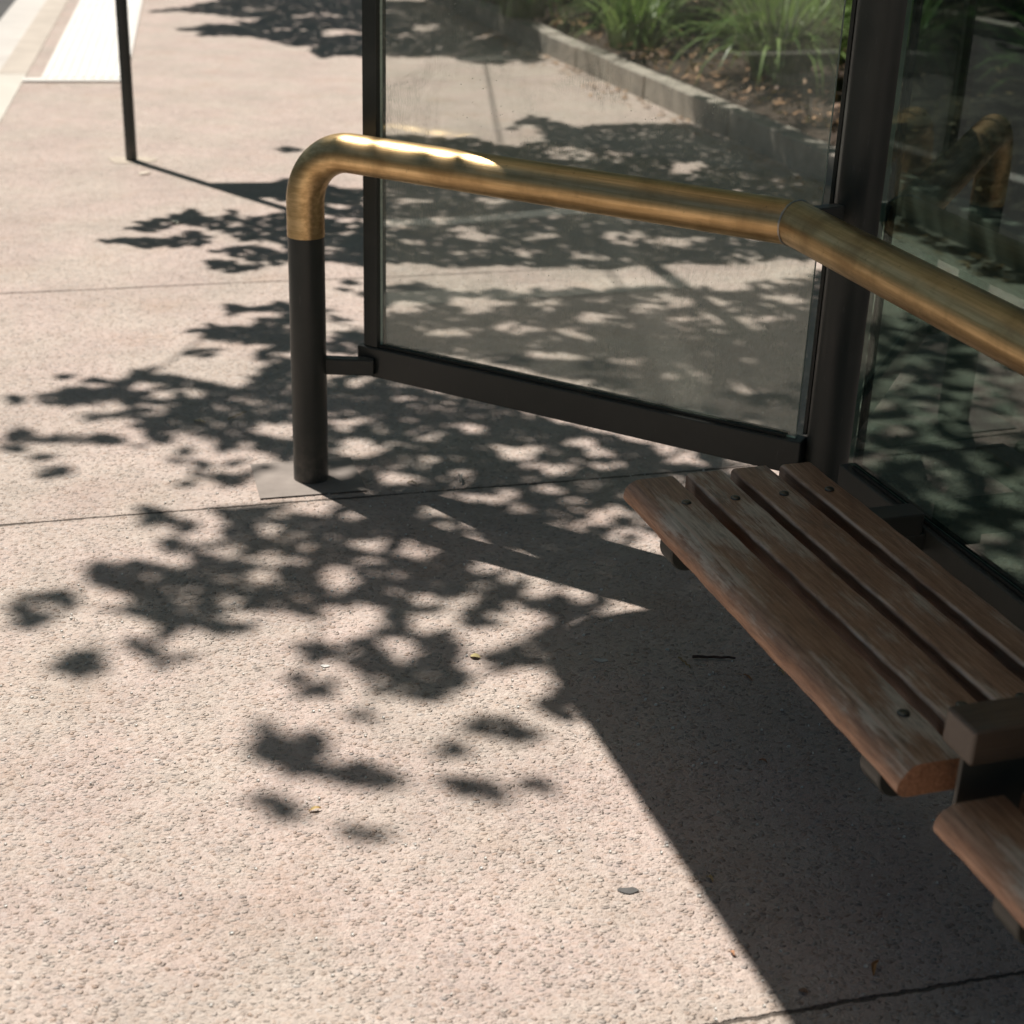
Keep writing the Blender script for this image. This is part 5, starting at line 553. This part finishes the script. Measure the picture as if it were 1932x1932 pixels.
def inside(poly, X, Y):
    c = np.zeros(len(X), bool); n = len(poly); j = n - 1
    for i in range(n):
        xi, yi = poly[i]; xj, yj = poly[j]
        if yi != yj:
            m = ((yi > Y) != (yj > Y)) & (X < (xj - xi) * (Y - yi) / (yj - yi) + xi); c ^= m
        j = i
    return c
def vnoise(X, Y, f, seed):
    g = np.random.default_rng(seed).random((97, 97)); x = X * f + 31.7; y = Y * f + 17.3
    i = np.floor(x).astype(int); j = np.floor(y).astype(int); u = x - i; v = y - j; u = u * u * (3 - 2 * u); v = v * v * (3 - 2 * v)
    G = lambda a, b: g[a % 97, b % 97]
    return (G(i, j) * (1 - u) + G(i + 1, j) * u) * (1 - v) + (G(i, j + 1) * (1 - u) + G(i + 1, j + 1) * u) * v
def canopy_points():
    sp = 0.033; xs = np.arange(-3.3, 1.75, sp); ys = np.arange(2.0, 15.4, sp * .866)
    X, Y = np.meshgrid(xs, ys); X = X + (np.arange(len(ys)) % 2)[:, None] * sp / 2
    X = X.ravel(); Y = Y.ravel(); X = X + rng.normal(0, .008, X.size); Y = Y + rng.normal(0, .008, Y.size)
    m = np.zeros(X.size, bool); h = np.zeros(X.size, bool); X0, Y0 = X, Y
    f = np.clip((Y - 2.7) / 4, .10, 1.6)
    X = X + f * (.10 * (vnoise(X, Y, 7.0, 5) - .5) + .05 * (vnoise(X, Y, 19.0, 6) - .5)); Y = Y + f * (.14 * (vnoise(X0, Y0, 7.0, 7) - .5) + .07 * (vnoise(X0, Y0, 19.0, 8) - .5))
    for p in DARK:
        a = np.array(p); k_ = 1.13 if a[:, 1].mean() < 2.95 else 1.0; a = a.mean(0) + (a - a.mean(0)) * k_; p = a.tolist(); bb = (X > a[:, 0].min()) & (X < a[:, 0].max()) & (Y > a[:, 1].min()) & (Y < a[:, 1].max()); ix = np.nonzero(bb)[0]
        m[ix] |= inside(p, X[ix], Y[ix])
    for p in HOLES:
        a = np.array(p); a = a.mean(0) + (a - a.mean(0)) * 1.12; p = a.tolist(); bb = (X > a[:, 0].min()) & (X < a[:, 0].max()) & (Y > a[:, 1].min()) & (Y < a[:, 1].max()); ix = np.nonzero(bb)[0]
        ins = inside(p, X[ix], Y[ix]); h[ix] |= ins & (rng.random(len(ix)) > rng.choice([.04, .04, .22, .34]))      # some gaps are half filled with leaves
    xr = (X0 + .416) * A_DIR.x + (Y0 - 3.684) * A_DIR.y; pr = -((X0 + .416) * N1.x + (Y0 - 3.684) * N1.y)
    h |= (xr > .34) & (xr < .84) & (pr > .09) & (pr < .165)      # a gap that lets the sun on to the rail
    k = m & ~h; A = np.stack([X0[k], Y0[k]], 1)
    # the rest of the crown: shades the bed, the strip behind the back glass and the far path
    sp = 0.075; s_, t_ = np.meshgrid(np.arange(-15, 4, sp), np.arange(0.25, 9, sp)); s_ = s_.ravel() + rng.normal(0, .02, s_.size); t_ = t_.ravel() + rng.normal(0, .02, t_.size)
    X = 0.548 + S_DIR.x * s_ + T_DIR.x * t_; Y = 3.145 + S_DIR.y * s_ + T_DIR.y * t_
    nz = .55 * vnoise(X, Y, 2.1, 1) + .45 * vnoise(X, Y, 6.0, 2)
    thr = np.where(t_ > 4.2, 0.40, np.where(t_ < 2.0, np.where(s_ > -2.6, np.where(t_ > 1.15, 0.0, 0.2), 0.24), np.where(s_ > -4.3, .2, 0.55)))
    k = (nz > thr) & ~((t_ < 2.1) & (s_ < -1.9))
    lit = ((s_ + 6.6) / 2.0) ** 2 + ((t_ - 2.3) / 0.75) ** 2 < 1.0
    lit |= ((s_ + 8.3) / 0.9) ** 2 + ((t_ - 3.9) / 0.5) ** 2 < 1.0
    lit |= ((s_ + 5.9) / 1.1) ** 2 + ((t_ - 3.2) / 0.7) ** 2 < 1.0
    k &= ~lit
    B = np.stack([X[k], Y[k]], 1)
    return A, B
def leaves(G, Lg, Wd, zf):
    n = len(G); z = zf(G[:, 0], G[:, 1]) + rng.normal(0, .28, n)
    c = np.stack([G[:, 0] - L.x / L.z * z * 1.0, G[:, 1] - L.y / L.z * z, z], 1)
    c[:, 0] = G[:, 0] + z * L.x / L.z; c[:, 1] = G[:, 1] + z * L.y / L.z
    az = rng.random(n) * 2 * np.pi; tilt = rng.normal(0, .42, n); ro = rng.normal(0, .42, n)
    d = np.stack([np.cos(az) * np.cos(tilt), np.sin(az) * np.cos(tilt), np.sin(tilt)], 1)
    sd = np.stack([-np.sin(az), np.cos(az), np.zeros(n)], 1); nn = np.cross(d, sd); sd = sd * np.cos(ro)[:, None] + nn * np.sin(ro)[:, None]
    ln = (Lg * rng.uniform(.75, 1.25, n))[:, None]; wd = (Wd * rng.uniform(.75, 1.2, n))[:, None]
    V = np.stack([c - d * ln * .5, c - d * ln * .18 + sd * wd * .5, c + d * ln * .18 + sd * wd * .46, c + d * ln * .5, c + d * ln * .18 - sd * wd * .46, c - d * ln * .18 - sd * wd * .5], 1)
    return V.reshape(-1, 3), c
zA = lambda x, y: 4.35 + .55 * np.sin(1.3 * x + .7) * np.cos(1.1 * y) + .5 * np.clip(4 - y, -2, 2)
zB = lambda x, y: 5.2 + .8 * np.sin(.9 * x + 2) * np.cos(.8 * y + 1)
GA, GB = canopy_points()
VA, CA = leaves(GA, 0.076, 0.048, zA); VB, CB = leaves(GB, 0.135, 0.085, zB)
TRUNK = Vector((4.6, 9.6, 0))
tree = tag(empty('street_tree', TRUNK), 'tall leafy street tree behind the shelter, its crown overhead casting the dappled shade', 'tree')
V = np.concatenate([VA, VB]); F = np.arange(len(V)).reshape(-1, 6)
np_mesh('crown', V, F, M_LEAF, tree, n=6)
# limbs: join a spread of leaf points to the trunk, nearest first
cand = np.concatenate([CA[rng.choice(len(CA), 110, False)], CB[rng.choice(len(CB), 60, False)]])
nodes = [Vector((TRUNK.x, TRUNK.y, 0.0)), Vector((TRUNK.x - .05, TRUNK.y - .02, 1.5)), Vector((TRUNK.x - .2, TRUNK.y - .1, 2.9)), Vector((TRUNK.x - .8, TRUNK.y - .3, 3.9))]; par = [-1, 0, 1, 2]; slim = [False] * 4
todo = sorted([Vector(c) - Vector((0, 0, .12)) for c in cand], key=lambda c: (c - nodes[3]).length)
from mathutils.kdtree import KDTree
GG = np.concatenate([GA, GB]); kd = KDTree(len(GG))
for i, g_ in enumerate(GG): kd.insert((g_[0], g_[1], 0), i)
kd.balance()
def limb_cost(a, c):
    # a limb keeps within the leafy part of the crown
    ln = (c - a).length; bare = 0
    for k in range(1, 9):
        p = a.lerp(c, k / 9); g_ = (p.x - p.z * L.x / L.z, p.y - p.z * L.y / L.z, 0); bare += kd.find(g_)[2] > .07
    return ln * (1 + 14 * bare / 8), bare
for c in todo:
    near = sorted(range(2, len(nodes)), key=lambda k: (nodes[k] - c).length)[:70]
    cost = {k: limb_cost(nodes[k], c) for k in near}; i = min(near, key=lambda k: cost[k][0]); nodes.append(c); par.append(i); slim.append(cost[i][1] > 1)
wgt = [1.0] * len(nodes)
for i in range(len(nodes) - 1, 0, -1): wgt[par[i]] += wgt[i]
bm = bmesh.new()
for i in range(4, len(nodes)):
    a, b = nodes[par[i]], nodes[i]; r0 = 0.0042 * min(wgt[i] + 1, wgt[par[i]]) ** .52; r1 = 0.0042 * wgt[i] ** .52
    if slim[i]: r0 = min(r0, .008); r1 = min(r1, .008)
    mid = (a + b) / 2 + Vector((random.uniform(-.06, .06), random.uniform(-.06, .06), random.uniform(-.02, .08))) * (b - a).length
    tube(bm, [a, mid, b], [r0, (r0 + r1) / 2, r1], 6)
obj('limbs', bm, M_BARK, tree)
bm = bmesh.new(); tube(bm, [nodes[0] + Vector((0, 0, -.05)), nodes[0] + Vector((0, 0, .3)), nodes[1], nodes[2], nodes[3]], [.26, .19, .165, .14, .08], 14); obj('trunk', bm, M_BARK, tree)

# ================================================================== PLANTING
def strap_plant(name, loc, n, Lg, seed, label, group):
    rg = np.random.default_rng(seed); root = empty(name, loc); Vs = []; Fs = []; c = 0
    for i in range(n):
        az = rg.random() * 2 * np.pi; r0 = rg.random() ** .5 * .16; ln = Lg * rg.uniform(.6, 1.15); lean = rg.uniform(.15, 1.15); wd = rg.uniform(.008, .016)
        p = np.array([r0 * np.cos(az), r0 * np.sin(az), 0.0]); el = np.pi / 2 - lean * .35; az2 = az + rg.normal(0, .4); sd = np.array([-np.sin(az2), np.cos(az2), 0]); rows = []
        for k in range(7):
            wk = wd * (1 - (k / 6) ** 2.2) + .0008; rows.append((p - sd * wk, p + sd * wk)); d = np.array([np.cos(az2) * np.cos(el), np.sin(az2) * np.cos(el), np.sin(el)])
            p = p + d * ln / 6; el -= lean * .42
        for (a, b) in rows: Vs += [a, b]
        for k in range(6): Fs.append((c + 2*k, c + 2*k + 1, c + 2*k + 3, c + 2*k + 2))
        c += 14
    o = np_mesh('blades', np.array(Vs), np.array(Fs), M_STRAP, root, M=Matrix.Translation(loc)); tag(root, label, 'plant', group); return root
def leaf_mass(name, part, loc, n, rad, hgt, Lg, Wd, mat, seed, label, cat, group, trunk=None, clumps=26):
    rg = np.random.default_rng(seed); root = empty(name, loc)
    cl = rg.normal(0, 1, (clumps, 3)); cl /= np.linalg.norm(cl, axis=1)[:, None]; cl *= (rg.random(clumps) ** .4)[:, None] * .8
    base = 0.0 if trunk is None else trunk
    cl = cl * np.array([rad, rad, hgt / 2]) + np.array([0, 0, base + hgt / 2])
    c = cl[rg.integers(0, clumps, n)] + rg.normal(0, 1, (n, 3)) * np.array([rad, rad, hgt * .5]) * .21; c[:, 2] = np.maximum(c[:, 2], .03 + base * .7)
    az = rg.random(n) * 2 * np.pi; el = rg.normal(-.1, .5, n); d = np.stack([np.cos(az) * np.cos(el), np.sin(az) * np.cos(el), np.sin(el)], 1)
    sd = np.cross(d, rg.normal(0, 1, (n, 3)) * .4 + np.array([0, 0, 1.0])); sd /= np.linalg.norm(sd, axis=1)[:, None] + 1e-6
    ln = (Lg * rg.uniform(.6, 1.25, n))[:, None]; wd = (Wd * rg.uniform(.7, 1.2, n))[:, None]
    V = np.stack([c - d * ln * .5, c + sd * wd * .5, c + d * ln * .5, c - sd * wd * .5], 1).reshape(-1, 3)
    np_mesh(part, V, np.arange(len(V)).reshape(-1, 4), mat, root, M=Matrix.Translation(loc))
    bm = bmesh.new()
    if trunk: tube(bm, [(0, 0, -.1), (.05, 0, trunk * .6), (.1, .06, trunk + hgt * .5)], [.16 * rad / 2, .12 * rad / 2, .05], 10); nmq = 'trunk'
    else:
        for k in range(7): tube(bm, [(.05 * math.cos(k), .05 * math.sin(k), -.02), tuple(cl[k])], [.012, .005], 5)
        nmq = 'stems'
    obj(nmq, bm, M_BARK, root, M=Matrix.Translation(loc)); tag(root, label, cat, group); return root
GP = 'strappy plants in the mulch bed'; GS = 'shrubs behind the strappy plants'
for i, (x, y, n, ln, lab) in enumerate((
    (1.48, 9.55, 300, .85, 'large strappy green plant with arching blades in front of the corner post'),
    (0.70, 10.75, 150, .62, 'strappy green plant in the mulch left of the large clump, mid glass'),
    (2.15, 9.7, 220, .85, 'strappy green plant right behind the corner post'),
    (-0.05, 12.3, 150, .6, 'small strappy plant furthest back near the left end of the bed'),
    (3.0, 8.9, 200, .85, 'strappy green plant seen through the dark back glass'))):
    strap_plant('strappy_plant', (x, y, .16), n, ln, 50 + i, lab, GP)
for i, (x, y, rad, h) in enumerate(((1.25, 11.6, .75, 1.3), (2.2, 11.0, .8, 1.5), (3.2, 10.6, .95, 1.7), (.55, 12.6, .7, 1.3), (4.0, 9.3, 1.0, 1.9), (4.9, 8.4, 1.0, 2.0), (-.2, 13.9, .9, 1.5), (3.4, 12.4, 1.2, 2.4), (1.6, 13.4, 1.2, 2.2), (5.0, 6.6, 1.0, 2.0))):
    leaf_mass('shrub', 'foliage', (x, y, .2), 2600, rad, h, .11, .055, M_SHRUB, 80 + i, ('dense dark green shrub behind the strappy plants at the back of the mulch bed' if i in (0, 1, 3, 6, 8) else 'dense dark green shrub in the mulch bed behind the back glass'), 'shrub', GS if i in (0, 1, 3, 6, 8) else 'shrubs behind the back glass')
# trees over the road, mirrored in the back glass
for i, (a, b, h) in enumerate(((-9, 8.2, 1.7), (-5.4, 8.6, 2.0), (-1.8, 8.0, 1.8), (1.8, 8.5, 2.1), (5.2, 8.0, 1.8), (8.8, 8.6, 2.0), (12.4, 8.2, 1.8), (16, 8.8, 2.1))):
    x, y = kp(a, b)
    leaf_mass('roadside_tree', 'crown', (x, y, -.1), 6500, 2.3, h, .42, .2, M_DARKTREE, 200 + i, 'dark leafy tree across the road, mirrored in the back glass', 'tree', 'trees across the road', trunk=.35, clumps=40)
# dry leaves lying in the bed and along the edging
def litter_mesh():
    n = 9000; s = rng.uniform(-13, 3.5, n); t = 2.38 + rng.random(n) ** 1.4 * 4.5; z = np.full(n, .19) + .06 * (t - 2.4).clip(0, 6)
    s2 = rng.uniform(-11, 0, 420); t2 = 2.22 - np.abs(rng.normal(0, .10, 420)); z2 = np.full(420, .006)
    s = np.concatenate([s, s2]); t = np.concatenate([t, t2]); z = np.concatenate([z + rng.normal(0, .02, n), z2 + rng.random(420) * .008]); n = len(s)
    c = np.stack([s, t, z], 1); az = rng.random(n) * 2 * np.pi; el = rng.normal(0, .35, n); el[-420:] = rng.normal(0, .1, 420)
    d = np.stack([np.cos(az) * np.cos(el), np.sin(az) * np.cos(el), np.sin(el)], 1); sd = np.stack([-np.sin(az), np.cos(az), rng.normal(0, .3, n) * (np.arange(n) < n - 420)], 1)
    ln = rng.uniform(.03, .085, n)[:, None]; wd = rng.uniform(.012, .028, n)[:, None]
    V = np.stack([c - d * ln * .5, c + sd * wd * .5, c + d * ln * .5, c - sd * wd * .5], 1).reshape(-1, 3)
    o = np_mesh('leaf_litter', V, np.arange(len(V)).reshape(-1, 4), M_LITTER, M=BACK); tag(o, 'brown dry leaves scattered over the mulch and along the stone edging', 'leaf litter', kind='stuff')
litter_mesh()
# pale grit and bark crumbs on the slab
def grit_mesh():
    n = 1100; X = rng.uniform(-1.0, 1.1, n); Y = rng.uniform(1.75, 4.6, n)
    k = (rng.random(n) < np.clip(1.15 - .32 * np.abs(Y - 3.0), .1, 1)); X = X[k]; Y = Y[k]; n = len(X); r = rng.uniform(.0012, .0042, n) * rng.uniform(.6, 1.2, n)
    az = rng.random(n) * 2 * np.pi; e = rng.uniform(.45, 1, n); V = []
    for kk in range(6):
        a = kk * np.pi / 3; u = r * np.cos(a); v = r * e * np.sin(a); V.append(np.stack([X + u * np.cos(az) - v * np.sin(az), Y + u * np.sin(az) + v * np.cos(az), np.full(n, .0022)], 1))
    top = np.stack(V, 1); low = top * 1.0; low[:, :, 2] = 0.0005; cen = top.mean(1, keepdims=True); top = cen + (top - cen) * .75; top[:, :, 2] = .0032
    VV = np.concatenate([top, low], 1).reshape(-1, 3); F = []
    for i in range(n):
        b = 12 * i
        for kk in range(6): F.append((b + kk, b + (kk + 1) % 6, b + 6 + (kk + 1) % 6, b + 6 + kk))
        F.append((b, b+1, b+2, b+3)); F.append((b, b+3, b+4, b+5))
    o = np_mesh('grit', VV, np.array(F), mat_plain('pale_grit', (0.90, 0.88, 0.82), .8, .2, 200.0)); tag(o, 'tiny pale specks of grit strewn over the pavement', 'grit', kind='stuff')
grit_mesh()
